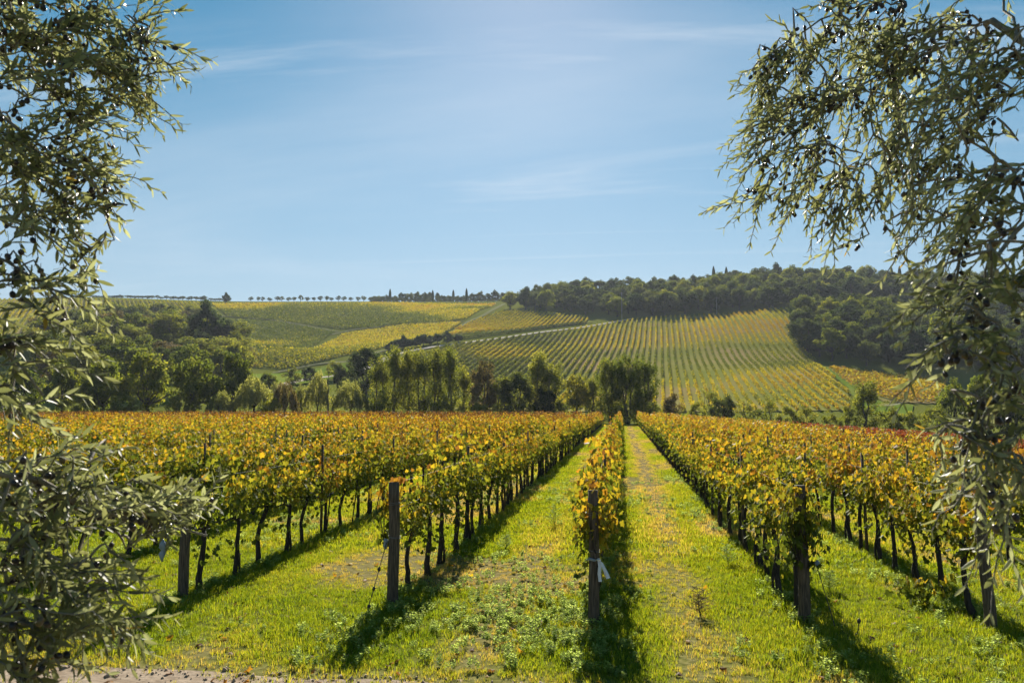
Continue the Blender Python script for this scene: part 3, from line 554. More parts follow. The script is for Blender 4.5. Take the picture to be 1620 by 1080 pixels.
# ------------------------------------------------------------------ vine rows on the hills
QUAD = np.array([(-0.5, -0.42, 0), (0.5, -0.5, 0.06), (0.45, 0.5, 0), (-0.5, 0.45, 0.08)]); QF = [np.array([[0, 1, 2, 3]])]
def hill_row_lines(poly, az, spacing, jitter=0.0):
    d = np.array([math.sin(az), math.cos(az)]); s = np.array([d[1], -d[0]]); P = np.array(poly)
    u0, u1 = (P @ s).min(), (P @ s).max(); v0, v1 = (P @ d).min(), (P @ d).max(); lines = []
    for u in np.arange(u0 + spacing * 0.5, u1, spacing):
        v = np.arange(v0, v1, 0.25); X = s[0] * u + d[0] * v; Y = s[1] * u + d[1] * v
        k = inside(poly, X, Y)
        if k.sum() > 40: lines.append(np.stack([X[k], Y[k]], -1))
    return d, s, lines
def row_leaves(line, d, s, per_m, size, hgt, wid, tint_fn, r, z0=0.45):
    n = int(len(line) * 0.25 * per_m)
    if n < 4: return None
    i = r.integers(0, len(line), n); xy = line[i] + d * r.uniform(-0.12, 0.12, (n, 1)) + s * r.normal(0, wid * 0.4, (n, 1))
    z = height(xy[:, 0], xy[:, 1]) + r.uniform(z0, hgt, n) * (0.85 + 0.3 * vnoise(xy[:, 0] * 0.5, xy[:, 1] * 0.5, 3))
    Rm = frames(unit(n, r) + np.array([0, 0, -0.4]), unit(n, r) + np.array([0, -0.2, 0.5]))
    V, FS = stamp(QUAD, QF, np.c_[xy, z], Rm, r.uniform(0.7, 1.3, n) * size)
    return V, FS, np.clip(tint_fn(xy[:, 0], xy[:, 1]) + r.normal(0, 0.12, n), 0, 1)
def field_rows(poly, az, spacing, per_m, size, hgt, wid, tint_fn, seed, name, label, group):
    d, s, lines = hill_row_lines(poly, az, spacing); r = np.random.default_rng(seed)
    for li, ln in enumerate(lines):
        q = row_leaves(ln, d, s, per_m, size, hgt, wid, tint_fn, r)
        if q is None: continue
        c = np.array([ln[:, 0].mean(), ln[:, 1].mean(), 0])
        tag(obj(name, mesh_new(name, q[0] - c, q[1], {'rnd': ('FACE', q[2])}, [M['vine_far']]), loc=c), f'{label}, {ordinal(li + 1)} from the left', 'vine row', group)
def field_mass(poly, az, spacing, per_m, size, hgt, wid, tint_fn, seed, label):
    d, s, lines = hill_row_lines(poly, az, spacing); r = np.random.default_rng(seed); VS = []; FS = []; A = []; n = 0
    for ln in lines:
        q = row_leaves(ln, d, s, per_m, size, hgt, wid, tint_fn, r, 0.2)
        if q is None: continue
        VS.append(q[0]); FS.append(q[1][0] + n); n += len(q[0]); A.append(q[2])
    o = obj('hillside_vines', mesh_new('hillside_vines', np.concatenate(VS), [np.concatenate(FS)], {'rnd': ('FACE', np.concatenate(A))}, [M['vine_far']]))
    tag(o, label, 'vines', kind='stuff')
t_main = lambda x, y: 0.22 + 0.45 * smooth(0.35, 0.7, fbm(x * 0.018 + 3, y * 0.02, 61)) + 0.10 * smooth(20, 80, x)
field_rows(FIELD_MAIN, R(2.7), 2.8, 17, 0.36, 1.7, 0.5, t_main, 1, 'hillside_vine', 'vine row on the large striped hillside', 'vine rows of the striped hillside')
field_rows(FIELD_SMALL, R(2.7), 2.8, 10, 0.42, 1.7, 0.5, lambda x, y: 0.45 + 0.35 * smooth(530, 470, y) * fbm(x * 0.03, y * 0.03, 63), 2, 'hillside_vine', 'vine row of the small field above the road', 'vine rows above the road')
field_rows(FIELD_STRIPED_FAR, R(-36.0), 3.1, 8, 0.45, 1.7, 0.55, lambda x, y: 0.3 + 0.3 * fbm(x * 0.02, y * 0.02, 65), 3, 'hillside_vine', 'vine row of the far field on the ridge skyline', 'vine rows of the far ridge field')
field_rows(FIELD_ORANGE, R(-20), 2.8, 10, 0.42, 1.6, 0.5, lambda x, y: 0.55 + 0.35 * fbm(x * 0.04, y * 0.04, 67), 4, 'hillside_vine', 'vine row of the orange field under the copse', 'vine rows under the copse')
field_mass(FIELD_GREEN, R(62), 2.4, 5.0, 0.6, 1.7, 0.6, lambda x, y: 0.18 + 0.42 * smooth(0.35, 0.75, fbm(x * 0.02, y * 0.012, 71)) + 0.2 * smooth(560, 620, y), 5, 'green and ochre vines covering the broad field below the ridge')
field_mass(FIELD_OLIVE, R(62), 2.4, 5.5, 0.55, 1.7, 0.6, lambda x, y: 0.12 + 0.4 * smooth(0.4, 0.8, fbm(x * 0.03, y * 0.03, 73)), 6, 'dull green vines between the grove and the grass track')
field_mass(FIELD_YELLOW, R(62), 2.2, 7, 0.55, 1.7, 0.6, lambda x, y: 0.38 + 0.17 * smooth(340, 450, y) + 0.08 * (fbm(x * 0.04, y * 0.04, 75) - 0.3), 7, 'bright yellow vines covering the curved slope field')

# ------------------------------------------------------------------ trees
LEAF4 = np.array([(0, -0.5, 0), (0.36, 0.02, 0.07), (0, 0.5, -0.03), (-0.36, 0.02, 0.07)]); L4F = [np.array([[0, 1, 2, 3]])]
def crown_from_clumps(centres, radii, leaf, per, r, out_c, mat, name, flat=0.85, bias=None):
    pos = []; nr = []; rn = []
    tot = len(centres)
    for c, rad in zip(centres, radii):
        k = max(6, int(per * (rad / np.mean(radii)) ** 2)); d = unit(k, r)
        q = c + d * (rad * r.uniform(0.25, 1.0, k) ** 0.6)[:, None] * np.array([1, 1, flat]); pos.append(q)
        nr.append(d * 0.9 + unit(k, r) * 0.8 + np.array([0, 0, 0.35])); rn.append(np.clip(r.normal(0.5, 0.16, k) + r.normal(0, 0.13), 0, 1))
    pos = np.concatenate(pos); nr = np.concatenate(nr); rn = np.concatenate(rn)
    keep = pos[:, 2] > 0.15; pos, nr, rn = pos[keep], nr[keep], rn[keep]
    N = len(pos); t = unit(N, r) + np.array([0, 0, -0.5])
    V, FS = stamp(LEAF4, L4F, pos, frames(t, nr), leaf * r.uniform(0.65, 1.35, N))
    return mesh_new(name, V, FS, {'rnd': ('FACE', rn)}, [mat])

def limb(p0, p1, r0, r1, r, g, sag=0.0, k=5, n=5, wob=0.05):
    t = np.linspace(0, 1, n)[:, None]; L = np.linalg.norm(np.asarray(p1) - p0)
    P = p0 + (np.asarray(p1) - p0) * t + r.normal(0, wob * L, (n, 3)) * np.sin(t * math.pi) + np.array([0, 0, -sag * L]) * (t * (1 - t)) * 4
    tube(P, r0 + (r1 - r0) * t[:, 0], k, False, g=g)

def make_tree(kind, seed):
    """crown and trunk meshes at a working height of about 10 m, with that height and width"""
    r = np.random.default_rng(seed); g = Geo()
    if kind in ('oak', 'dark_oak', 'evergreen', 'brown_tree', 'yellow_tree', 'round', 'shrub', 'sparse'):
        H_, W_ = 10.0, {'oak': 9.0, 'dark_oak': 9.0, 'evergreen': 9.0, 'brown_tree': 7, 'yellow_tree': 7, 'round': 10, 'shrub': 9, 'sparse': 6}[kind]
        base = {'oak': 1.3, 'dark_oak': 1.0, 'evergreen': 1.0, 'brown_tree': 0.8, 'yellow_tree': 2.6, 'round': 2.2, 'shrub': 0.3, 'sparse': 1.0}[kind]
        K = {'oak': 64, 'dark_oak': 60, 'evergreen': 70, 'brown_tree': 46, 'yellow_tree': 44, 'round': 36, 'shrub': 46, 'sparse': 34}[kind]
        d = unit(K, r); rr = r.uniform(0.35, 1.0, K) ** 0.5
        lump = 1 + 0.22 * np.sin(d[:, 0] * 3 + seed) * np.cos(d[:, 1] * 4 + d[:, 2] * 3 + seed * 2) + r.normal(0, 0.07, K)
        mid = (base + H_) / 2; C = d * (rr * lump)[:, None] * np.array([W_ * 0.42, W_ * 0.42, (H_ - base) * 0.43]) + np.array([0, 0, mid])
        C[:, :2] *= (1.0 - 0.28 * np.clip((C[:, 2] - mid) / (H_ - mid), 0, 1))[:, None]
        rad = r.uniform(0.75, 1.35, K) * (0.75 if kind == 'sparse' else 1.0)
        leaf = 0.42 if kind != 'sparse' else 0.32; per = {'sparse': 45, 'evergreen': 130, 'round': 110}.get(kind, 84)
        mat = M[{'oak': 'oak', 'dark_oak': 'dark', 'evergreen': 'evergreen', 'brown_tree': 'brown', 'yellow_tree': 'yellow', 'round': 'dark', 'shrub': 'poplar', 'sparse': 'poplar'}[kind]]
        crown = crown_from_clumps(C, rad, leaf, per, r, None, mat, 'crown')
        fork = np.array([0, 0, base + 1.2]); tr = 0.28 if kind not in ('shrub', 'sparse') else 0.13
        if kind == 'shrub':
            for k in range(6): limb(np.array([r.uniform(-.3, .3), r.uniform(-.3, .3), -0.2]), C[k], 0.12, 0.03, r, g)
        else:
            limb(np.array([0, 0, -0.3]), fork, tr * 1.25, tr * 0.8, r, g, n=6, k=7, wob=0.03)
            for k in np.argsort(-rr)[:9]: limb(fork, C[k], tr * 0.55, 0.04, r, g, sag=0.06)
            limb(fork, np.array([0, 0, H_ * 0.85]), tr * 0.7, 0.05, r, g)
    elif kind in ('poplar', 'big', 'bare_poplar'):
        H_, W_ = 12.0, (4.2 if kind == 'poplar' else 6.2 if kind == 'big' else 1.8)
        stems = 3 if kind == 'big' else 2 if kind == 'poplar' else 1
        C = []; rad = []
        for s in range(stems):
            a = s * 2.4 + seed; top = np.array([math.cos(a) * W_ * 0.2, math.sin(a) * W_ * 0.2, H_ * r.uniform(0.86, 0.99)])
            foot = np.array([math.cos(a) * 0.25, math.sin(a) * 0.25, -0.3])
            limb(foot, top, 0.20, 0.03, r, g, n=9, k=7, wob=0.015)
            for k in range(20 if kind != 'bare_poplar' else 14):
                t = r.uniform(0.08, 0.97); p = foot + (top - foot) * t; b = r.uniform(0, 6.28)
                w = W_ * (0.5 if kind != 'bare_poplar' else 0.4) * (math.sin(min(1, t * 1.25 + 0.12) * 2.6) * 0.8 + 0.15) * r.uniform(0.5, 1.05); tip = p + np.array([math.cos(b) * w, math.sin(b) * w, w * r.uniform(0.8, 1.6)])
                tip[2] = min(tip[2], H_)
                limb(p, tip, 0.05, 0.015, r, g, n=4, k=4)
                if kind != 'bare_poplar' or k % 3 == 0:
                    C += [tip, p + (tip - p) * 0.6]; rad += [r.uniform(0.5, 0.85), r.uniform(0.45, 0.7)]
        crown = crown_from_clumps(np.array(C), np.array(rad) * (1.15 if kind == 'big' else 1.15), 0.27, 72 if kind == 'poplar' else 85 if kind == 'big' else 16, r, None, M['poplar' if kind != 'big' else 'oak'], 'crown', 1.5)
    elif kind in ('willow', 'willow_brown'):
        H_, W_ = 10.0, 7.0; C = []; pos = []; 
        limb(np.array([0, 0, -0.3]), np.array([0.1, 0, 3]), 0.3, 0.2, r, g, k=7)
        for k in range(90):
            a = r.uniform(0, 6.28); w = W_ * 0.5 * math.sqrt(r.uniform(0.02, 1)); zt = H_ * (1 - 0.5 * (w / (W_ * 0.5)) ** 2) * r.uniform(0.82, 1.0)
            tip = np.array([math.cos(a) * w, math.sin(a) * w, zt])
            if k % 5 == 0: limb(np.array([0.1, 0, 3]), tip, 0.1, 0.02, r, g, n=5, k=4, sag=-0.1)
            L = r.uniform(0.25, 0.62) * zt; m_ = int(26 + L * 12); t = r.uniform(0, 1, m_)
            q = tip + np.stack([np.cos(a) * t * L * 0.22 + r.normal(0, 0.22, m_), np.sin(a) * t * L * 0.22 + r.normal(0, 0.22, m_), -t * L + r.normal(0, 0.1, m_)], -1); pos.append(q)
        pos = np.concatenate(pos); pos = pos[pos[:, 2] > 0.2]; N = len(pos)
        V, FS = stamp(LEAF4, L4F, pos, frames(unit(N, r) * 0.5 + np.array([0, 0, -1.0]), unit(N, r)), np.stack([r.uniform(0.2, 0.3, N), r.uniform(0.32, 0.55, N), np.full(N, 0.3)], -1))
        crown = mesh_new('crown', V, FS, {'rnd': ('FACE', np.clip(r.normal(0.5, 0.2, N), 0, 1))}, [M['willow' if kind == 'willow' else 'brown']])
    else:  # cypress
        H_, W_ = 10.0, 1.7; N = 2600; t = r.uniform(0, 1, N) ** 0.8; a = r.uniform(0, 6.28, N)
        w = W_ * 0.5 * np.sin(np.clip(t * 0.93 + 0.07, 0, 1) * math.pi) ** 0.6 * r.uniform(0.6, 1.05, N)
        pos = np.stack([np.cos(a) * w, np.sin(a) * w, 0.4 + t * (H_ - 0.4)], -1)
        V, FS = stamp(LEAF4, L4F, pos, frames(np.array([0, 0, 1.0]) + 0.3 * unit(N, r), np.stack([np.cos(a), np.sin(a), a * 0], -1)), r.uniform(0.25, 0.45, N))
        crown = mesh_new('crown', V, FS, {'rnd': ('FACE', np.clip(r.normal(0.4, 0.2, N), 0, 1))}, [M['evergreen']])
        limb(np.array([0, 0, -0.3]), np.array([0, 0, 8.0]), 0.16, 0.03, r, g)
    return crown, g.mesh('trunk', [M['bark']]), H_, W_

KINDS = {}
def tree_of(kind):
    if kind not in KINDS:
        n = {'oak': 4, 'dark_oak': 4, 'poplar': 4, 'shrub': 3, 'willow': 2, 'evergreen': 2, 'round': 3, 'big': 3}.get(kind, 1)
        KINDS[kind] = [make_tree(kind, 100 + 7 * i + sum(map(ord, kind))) for i in range(n)]
    return KINDS[kind]
tree_count = 0
def place_tree(x, y, h, w, kind, name, label, cat='tree', group=None, z=None, parts=True):
    global tree_count; tree_count += 1
    v = tree_of(kind); crown, trunk, H_, W_ = v[tree_count % len(v)]
    t = empty(name, (x, y, hz(x, y) if z is None else z), random.uniform(0, 6.28)); t.scale = (w / W_, w / W_, h / H_)
    tag(t, label, cat, group)
    obj('trunk', trunk, t); c = obj('crown', crown, t); c['kind'] = 'stuff'
    return t

TREE_LABELS = {'oak': ('oak_tree', 'broad green oak'), 'dark_oak': ('oak_tree', 'dark green bushy oak'), 'willow': ('willow_tree', 'pale silvery green willow'), 'willow_brown': ('willow_tree', 'brownish drooping willow'),
    'bare_poplar': ('poplar_tree', 'thin half-bare poplar'), 'poplar': ('poplar_tree', 'upright green poplar'), 'brown_tree': ('deciduous_tree', 'russet brown autumn tree'), 'yellow_tree': ('deciduous_tree', 'small yellow-green tree'),
    'big': ('poplar_tree', 'large dark multi-stemmed poplar'), 'shrub': ('shrub', 'low green shrub'), 'sparse': ('young_tree', 'thin sparse young tree'), 'evergreen': ('evergreen_tree', 'dense blue-green evergreen')}
WHERE = ['in the tree line, {0} tree from the left end of the far vineyard edge']
order = sorted([t for t in TREES if t[1] < 170], key=lambda t: t[0] / t[1])
seen = {}
for (x, y, h, w, k) in order:
    nm, desc = TREE_LABELS[k]; seen[k] = seen.get(k, 0) + 1
    tot = sum(1 for t in order if t[4] == k)
    lab = f'{desc} behind the vineyard' + ('' if tot == 1 else f', {ordinal(seen[k])} such from the left')
    place_tree(x, y, h, w, k, nm, lab, 'shrub' if k == 'shrub' else 'tree', 'trees along the far edge of the vineyard')
far_labels = {-1: '', 0: 'dark bushy oak by the road below the yellow field', 1: 'smaller dark oak beside the gravel road bend', 2: 'tall dense evergreen at the right edge of the left grove', 3: 'lower blue-green evergreen leaning out of the left grove',
    4: 'dark oak rising from the grove top under the striped ridge field', 5: 'broad dark oak crowning the grove below the ridge', 6: 'low dark evergreen at the tip of the grove beside the dull field', 7: 'small dark oak on the upper left rim of the grove'}
slope = [t for t in TREES if t[1] >= 170]; named = 0; extra_n = 0
for (x, y, h, w, k) in sorted(slope, key=lambda t: t[0] / t[1] if (t[0], t[1]) in SLOPE_EXTRA else 9):
    if (x, y) in SLOPE_EXTRA:
        extra_n += 1; lab = f'{TREE_LABELS[k][1]} by the slope road, {ordinal(extra_n)} from the left there'
    else:
        lab = far_labels[named]; named += 1
    place_tree(x, y, h, w, k, TREE_LABELS[k][0], lab, 'shrub' if k == 'shrub' else 'tree')

def wood(poly, spacing, hr, wr, kinds, seed, label, group, name='woodland_tree', tall_edge=0):
    r = np.random.default_rng(seed); P = np.array(poly); pts = []
    lo, hi = P.min(0), P.max(0); A = int((hi - lo).prod() / spacing ** 2 * 14)
    X = r.uniform(lo[0], hi[0], A); Y = r.uniform(lo[1], hi[1], A); k = inside(poly, X, Y); X, Y = X[k], Y[k]
    for x, y in zip(X, Y):
        if all((x - a) ** 2 + (y - b) ** 2 > spacing ** 2 for a, b in pts): pts.append((x, y))
    Z = height(np.array([p[0] for p in pts]), np.array([p[1] for p in pts]))
    for (x, y), z in zip(pts, Z):
        kd = kinds[r.integers(0, len(kinds))]
        h = r.uniform(*hr); place_tree(x, y, h, h * r.uniform(*wr), kd, name, label, 'tree', group, float(z))
    return len(pts)
n1 = wood(WOOD_TOP, 10.6, (11, 16), (0.95, 1.25), ['dark_oak', 'dark_oak', 'oak', 'dark_oak', 'evergreen'], 21, 'dark tree standing in the wood along the hilltop', 'trees of the hilltop wood')
n2 = wood(COPSE, 10.0, (11, 16), (0.9, 1.15), ['dark_oak', 'dark_oak', 'dark_oak', 'oak', 'evergreen'], 22, 'dark tree standing in the copse beside the striped hillside', 'trees of the copse', 'copse_tree')
n3 = wood(GROVE, 11.5, (9, 14), (0.95, 1.25), ['oak', 'dark_oak', 'oak', 'poplar', 'oak', 'brown_tree'], 23, 'green tree standing in the grove on the left slope', 'trees of the left grove', 'grove_tree')
print('wood trees', n1, n2, n3)
sky_n = {}
for (x, y, h, w, k) in sorted(SKYLINE, key=lambda t: t[0] / t[1]):
    if k == 'cypress':
        sky_n[k] = sky_n.get(k, 0) + 1
        place_tree(x, y, h, w, k, 'cypress_tree', f'slim dark cypress on the skyline, {ordinal(sky_n[k])} from the left', 'tree', 'cypresses on the skyline')
    elif k == 'round':
        sky_n[k] = sky_n.get(k, 0) + 1; place_tree(x, y, h, w, k, 'hedgerow_tree', f'small round tree on the ridge skyline, {ordinal(sky_n[k])} from the left', 'tree', 'small round trees on the ridge')
    elif k == 'oak':
        sky_n[k] = sky_n.get(k, 0) + 1; place_tree(x, y, h, w, 'dark_oak', 'woodland_tree', f'distant dark tree beyond the ridge by the cypresses, {ordinal(sky_n[k])} from the left', 'tree', 'distant trees beyond the ridge')
    else: place_tree(x, y, h, w, k, 'evergreen_tree', 'lone dark tree standing up from the ridge skyline', 'tree')
for i, (x, y) in enumerate(ROAD_BUSHES):
    place_tree(x, y, 4.2 + (i % 3) * 0.8, 6.5, 'evergreen', 'shrub', f'dark roadside bush on the hill, {ordinal(i + 1)} from the left', 'shrub', 'dark bushes along the gravel road')
# clipped dark hedge along the upper side of the road
hp = catmull(HEDGE_LONG, 0.4); r = np.random.default_rng(9); N = 5200
q = hp[r.integers(0, len(hp), N)] + r.normal(0, 0.5, (N, 2)); hzv = height(q[:, 0], q[:, 1]) + r.uniform(0.1, 1.9, N)
V, FS = stamp(LEAF4, L4F, np.c_[q, hzv], frames(unit(N, r), unit(N, r)), r.uniform(0.35, 0.7, N))
tag(obj('hedge', mesh_new('hedge', V, FS, {'rnd': ('FACE', r.uniform(0.2, 0.8, N))}, [M['dark']])), 'long low dark hedge along the upper side of the gravel road', 'hedge')
for nm, (x, y, h) in (('in front of the hilltop wood, left of the two', POLE_A), ('in front of the hilltop wood, right of the two', POLE_B)):
    t = empty('utility_pole', (x, y, hz(x, y))); tag(t, 'thin grey utility pole ' + nm, 'pole', 'utility poles by the wood')
    g = Geo(); tube([(0, 0, -0.3), (0, 0, h * 0.5), (0.05, 0, h)], [0.22, 0.18, 0.14], 8, g=g); obj('shaft', g.mesh('shaft', [M['pole']]), t)
    g = Geo(); tube([(-0.9, 0, h - 0.6), (0.9, 0, h - 0.6)], 0.08, 6, g=g); obj('crossarm', g.mesh('crossarm', [M['pole']]), t)

# brambles and low scrub between the trunks at the vineyard's far edge
r = np.random.default_rng(19); N = 26000; X = r.uniform(-125, 62, N); Y = 139.5 + 14 * r.random(N) + np.where(X < -50, -0.045 * (-50 - X) * 1.2, 0) + np.where(X > 10, 3, 0)
hh = (0.5 + 2.4 * vnoise(X * 0.35, Y * 0.35, 15) ** 1.3) * np.sqrt(r.random(N)); Zs = height(X, Y) + hh
V, FS = stamp(LEAF4, L4F, np.c_[X, Y, Zs], frames(unit(N, r), unit(N, r) + np.array([0, 0, 0.6])), r.uniform(0.25, 0.5, N))
tag(obj('undergrowth', mesh_new('undergrowth', V, FS, {'rnd': ('FACE', np.clip(0.15 + 0.6 * vnoise(X * 0.2, Y * 0.2, 17) + r.normal(0, 0.15, N), 0, 1))}, [M['poplar']])), 'low scrub and brambles along the far edge of the vineyard', 'undergrowth', kind='stuff')

# ------------------------------------------------------------------ scattering one kind of stuff over many points
def scatter(name, templates, pts, rot, scl, idx, extra, label, cat):
    me = mesh_new(name, pts, [], {'rot': ('POINT', np.asarray(rot, float)), 'scl': ('POINT', np.asarray(scl, float)), 'idx': ('POINT', np.asarray(idx, int)), **{k: ('POINT', np.asarray(v, float)) for k, v in extra.items()}})
    o = obj(name, me)
    ng = bpy.data.node_groups.new(name + '_scatter', 'GeometryNodeTree')
    ng.interface.new_socket('Geometry', in_out='INPUT', socket_type='NodeSocketGeometry')
    ng.interface.new_socket('Geometry', in_out='OUTPUT', socket_type='NodeSocketGeometry')
    N, L = ng.nodes, ng.links
    gi = N.new('NodeGroupInput'); go = N.new('NodeGroupOutput')
    iop = N.new('GeometryNodeInstanceOnPoints'); join = N.new('GeometryNodeJoinGeometry')
    for t in templates:
        oi = N.new('GeometryNodeObjectInfo'); oi.inputs['Object'].default_value = t; oi.inputs['As Instance'].default_value = False
        g2i = N.new('GeometryNodeGeometryToInstance'); L.new(oi.outputs['Geometry'], g2i.inputs[0]); L.new(g2i.outputs[0], join.inputs[0])
    def na(nm, typ):
        a = N.new('GeometryNodeInputNamedAttribute'); a.data_type = typ; a.inputs['Name'].default_value = nm; return a.outputs[0]
    e2r = N.new('FunctionNodeEulerToRotation'); L.new(na('rot', 'FLOAT_VECTOR'), e2r.inputs[0])
    L.new(gi.outputs[0], iop.inputs['Points']); L.new(join.outputs[0], iop.inputs['Instance'])
    iop.inputs['Pick Instance'].default_value = True
    L.new(na('idx', 'INT'), iop.inputs['Instance Index']); L.new(e2r.outputs[0], iop.inputs['Rotation']); L.new(na('scl', 'FLOAT'), iop.inputs['Scale'])
    L.new(iop.outputs[0], go.inputs[0])
    md = o.modifiers.new('scatter', 'NODES'); md.node_group = ng
    tag(o, label, cat, kind='stuff')
    return o
def template(name, me): return bpy.data.objects.new(name, me)

# ------------------------------------------------------------------ grapevines
def vine_leaf_template():
    a = np.radians([0, 28, 52, 80, 108, 140, 180, 220, 252, 280, 308, 332])
    rr = np.array([0.62, 0.40, 0.55, 0.36, 0.50, 0.36, 0.16, 0.36, 0.50, 0.36, 0.55, 0.40])
    V = np.stack([np.sin(a) * rr, np.cos(a) * rr - 0.0, -0.22 * rr ** 2 + 0.05 * np.cos(a * 3)], -1)
    V = np.concatenate([V, [[0, -0.02, 0.03]]]); k = len(a); j = np.arange(k)
    return V, [np.stack([np.full(k, k), j, (j + 1) % k], -1)]
VLT, VLF = vine_leaf_template()
VL_LOW = np.array([(0, -0.28, 0), (0.46, -0.1, -0.06), (0.30, 0.36, -0.05), (0, 0.56, -0.1), (-0.30, 0.36, -0.05), (-0.46, -0.1, -0.06)])
VLF_LOW = [np.array([[0, 1, 2, 3], [0, 3, 4, 5]])]
def vine_shape(seed, n, full=True, low=0.92, top=1.98, span=0.64):
    r = np.random.default_rng(seed)
    # trunk with two arms on the wire, and canes that carry the leaves
    g = Geo(); h = r.uniform(0.92, 1.06); kx, ky = r.normal(0, 0.05), -r.uniform(0.05, 0.28)
    t = np.linspace(0, 1, 9)
    P = np.stack([kx * np.sin(t * 5 + seed) * t + r.normal(0, 0.008, 9), ky * (1 - t) + 0.05 * np.sin(t * 4 + seed), -0.06 + t * (h + 0.06)], -1)
    tube(P, 0.048 - 0.016 * t + 0.012 * np.exp(-t * 8), 8, True, 0.24, g, r)
    if seed % 3 == 0:
        tube(P + np.stack([0.06 + 0.03 * np.sin(t * 6), 0.05 * np.cos(t * 5), t * 0], -1) * (1 - 0.75 * t)[:, None], 0.024 - 0.006 * t, 6, True, 0.15, g, r)
    canes = Geo()
    for s in (-1, 1):
        u = np.linspace(0, 1, 6); A = P[-1] + np.stack([r.normal(0, 0.012, 6), s * u * span, 0.05 * np.sin(u * 2.2) + r.normal(0, 0.01, 6)], -1)
        tube(A, 0.022 - 0.010 * u, 5, True, 0.12, g, r)
        for k in range(4):
            b = A[1 + k]; tip = np.array([r.normal(0, 0.16), b[1] + r.normal(0, 0.14), r.uniform(1.55, top)]); u2 = np.linspace(0, 1, 6)[:, None]
            C = b + (tip - b) * u2 + np.array([r.normal(0, 0.06), r.normal(0, 0.05), 0]) * np.sin(u2 * 3.1)
            tube(C, 0.006 - 0.003 * u2[:, 0], 4, False, g=canes)
    # leaves: a wall of foliage, thicker at the shoulder, with a ragged lower edge and drooping shoots
    y = span * np.sign(r.uniform(-1, 1, n)) * r.beta(1.0, 1.6, n); edge = low - 0.10 + 0.42 * vnoise(y * 3.4 + seed, y * 0 + seed, 3) + 0.04 * r.normal(size=n)
    zt = top + 0.05 - 0.60 * vnoise(y * 2.7 + seed * 1.7, y * 0, 9)
    z = edge + (zt - edge) * r.beta(1.5, 1.25, n)
    wd = 0.10 + 0.10 * np.exp(-((z - 1.45) / 0.42) ** 2)
    side = np.where(r.random(n) < 0.5, -1, 1); x = side * np.abs(r.normal(0.75, 0.45, n)) * wd
    drop = r.random(n) < 0.07; ns = drop.sum()
    if ns: z[drop] = r.uniform(0.5, 1.0, ns); x[drop] = r.normal(0, 0.14, ns); y[drop] = r.choice([-0.3, 0.15, 0.4], ns) + r.normal(0, 0.06, ns)
    up = r.random(n) < 0.05; ns = up.sum()
    if ns: z[up] = top + r.uniform(-0.1, 0.28, ns); x[up] *= 0.5
    pos = np.stack([x, y, z], -1)
    nrm = np.stack([np.sign(x) * r.uniform(0.35, 1.1, n), r.normal(0, 0.55, n), r.uniform(-0.1, 1.0, n)], -1)
    tip = np.stack([np.sign(x) * 0.35 + r.normal(0, 0.4, n), r.normal(0, 0.5, n), -1.0 + r.normal(0, 0.3, n)], -1)
    sz = np.clip(r.normal(0.098, 0.024, n), 0.045, 0.16) * (1.0 if full else 1.3)
    V, FS = stamp(VLT if full else VL_LOW, VLF if full else VLF_LOW, pos, frames(tip, nrm), sz)
    hgt = np.clip((z - 0.85) / 1.1, 0, 1)
    rn = np.clip(0.15 + 0.44 * hgt + r.normal(0, 0.13, n) + 0.55 * (fbm(y * 4.5 + seed * 3.3, z * 4.5 + np.sign(x) * 7, 5) - 0.5), 0, 1)
    per = len(VLF[0]) if full else 2
    return V, FS, np.repeat(rn, per), g, canes, (pos, frames(tip, nrm), sz, rn)
VINES = []
for s in range(9):
    V, FS, rn, g, canes, one = vine_shape(40 + s, (430, 360, 500, 300, 450, 400, 340, 480, 410)[s])
    VINES.append((g.mesh('trunk', [M['vine_bark']]), mesh_new('foliage', V, FS, {'rnd': ('FACE', rn)}, [M['vine']]), canes.mesh('cane', [M['vine_bark']])))
def joined_vine(name, seed, n):
    V, FS, rn, g, canes, _ = vine_shape(seed, n, False); GV = np.concatenate(g.V); gf = g.faces()
    allf = FS + [f + len(V) for f in gf]; nl = sum(len(f) for f in FS); ng_ = sum(len(f) for f in gf)
    return mesh_new(name, np.concatenate([V, GV]), allf, {'rnd': ('FACE', np.r_[rn, np.zeros(ng_)])}, [M['vine'], M['vine_bark']], False, np.r_[np.zeros(nl), np.ones(ng_)])
FAR_VINES = [template('far_vine', joined_vine('far_vine', 70 + s, 300)) for s in range(7)]

def vine_tint(x, y):
    t = 0.60 * (fbm(x * 0.10 + 5, y * 0.06, 81, 4) - 0.5) + 0.04
    t = t + 0.32 * smooth(38, 100, y) * smooth(6, -18, x) + 0.06 * smooth(60, 120, y)
    t = t - 0.13 * smooth(34, 12, y) * smooth(0, -6, x) - 0.05 * smooth(26, 12, y)
    t = t + 0.12 * smooth(90, 125, y) * smooth(4, -10, x)
    return t
def vine_red(x, y): return smooth(18.5, 20.5, x) * smooth(40, 52, y) * smooth(0.25, 0.40, fbm(x * 0.2, y * 0.2, 88))
VX, VY, VR, VK = [], [], [], []
for ri, x in enumerate(ROWS):
    y0 = row_start(x) + (0.55 if x < -4 else 1.0 if x < -1 else 0.35 if x < 1 else 0.75); k = 0
    rr_ = np.random.default_rng(300 + ri)
    y = y0
    end = ROW_END + 0.05 * min(0, x) if x < 0 else ROW_END + 1.5
    while y < end:
        if abs(x) / max(y, 1) < 1.2 or y < 30:
            VX.append(x + rr_.normal(0, 0.03)); VY.append(y); VR.append(ri); VK.append(k)
        k += 1; y += 1.08 * rr_.uniform(0.88, 1.12)
VX, VY, VR, VK = map(np.array, (VX, VY, VR, VK))
VZ = height(VX, VY)
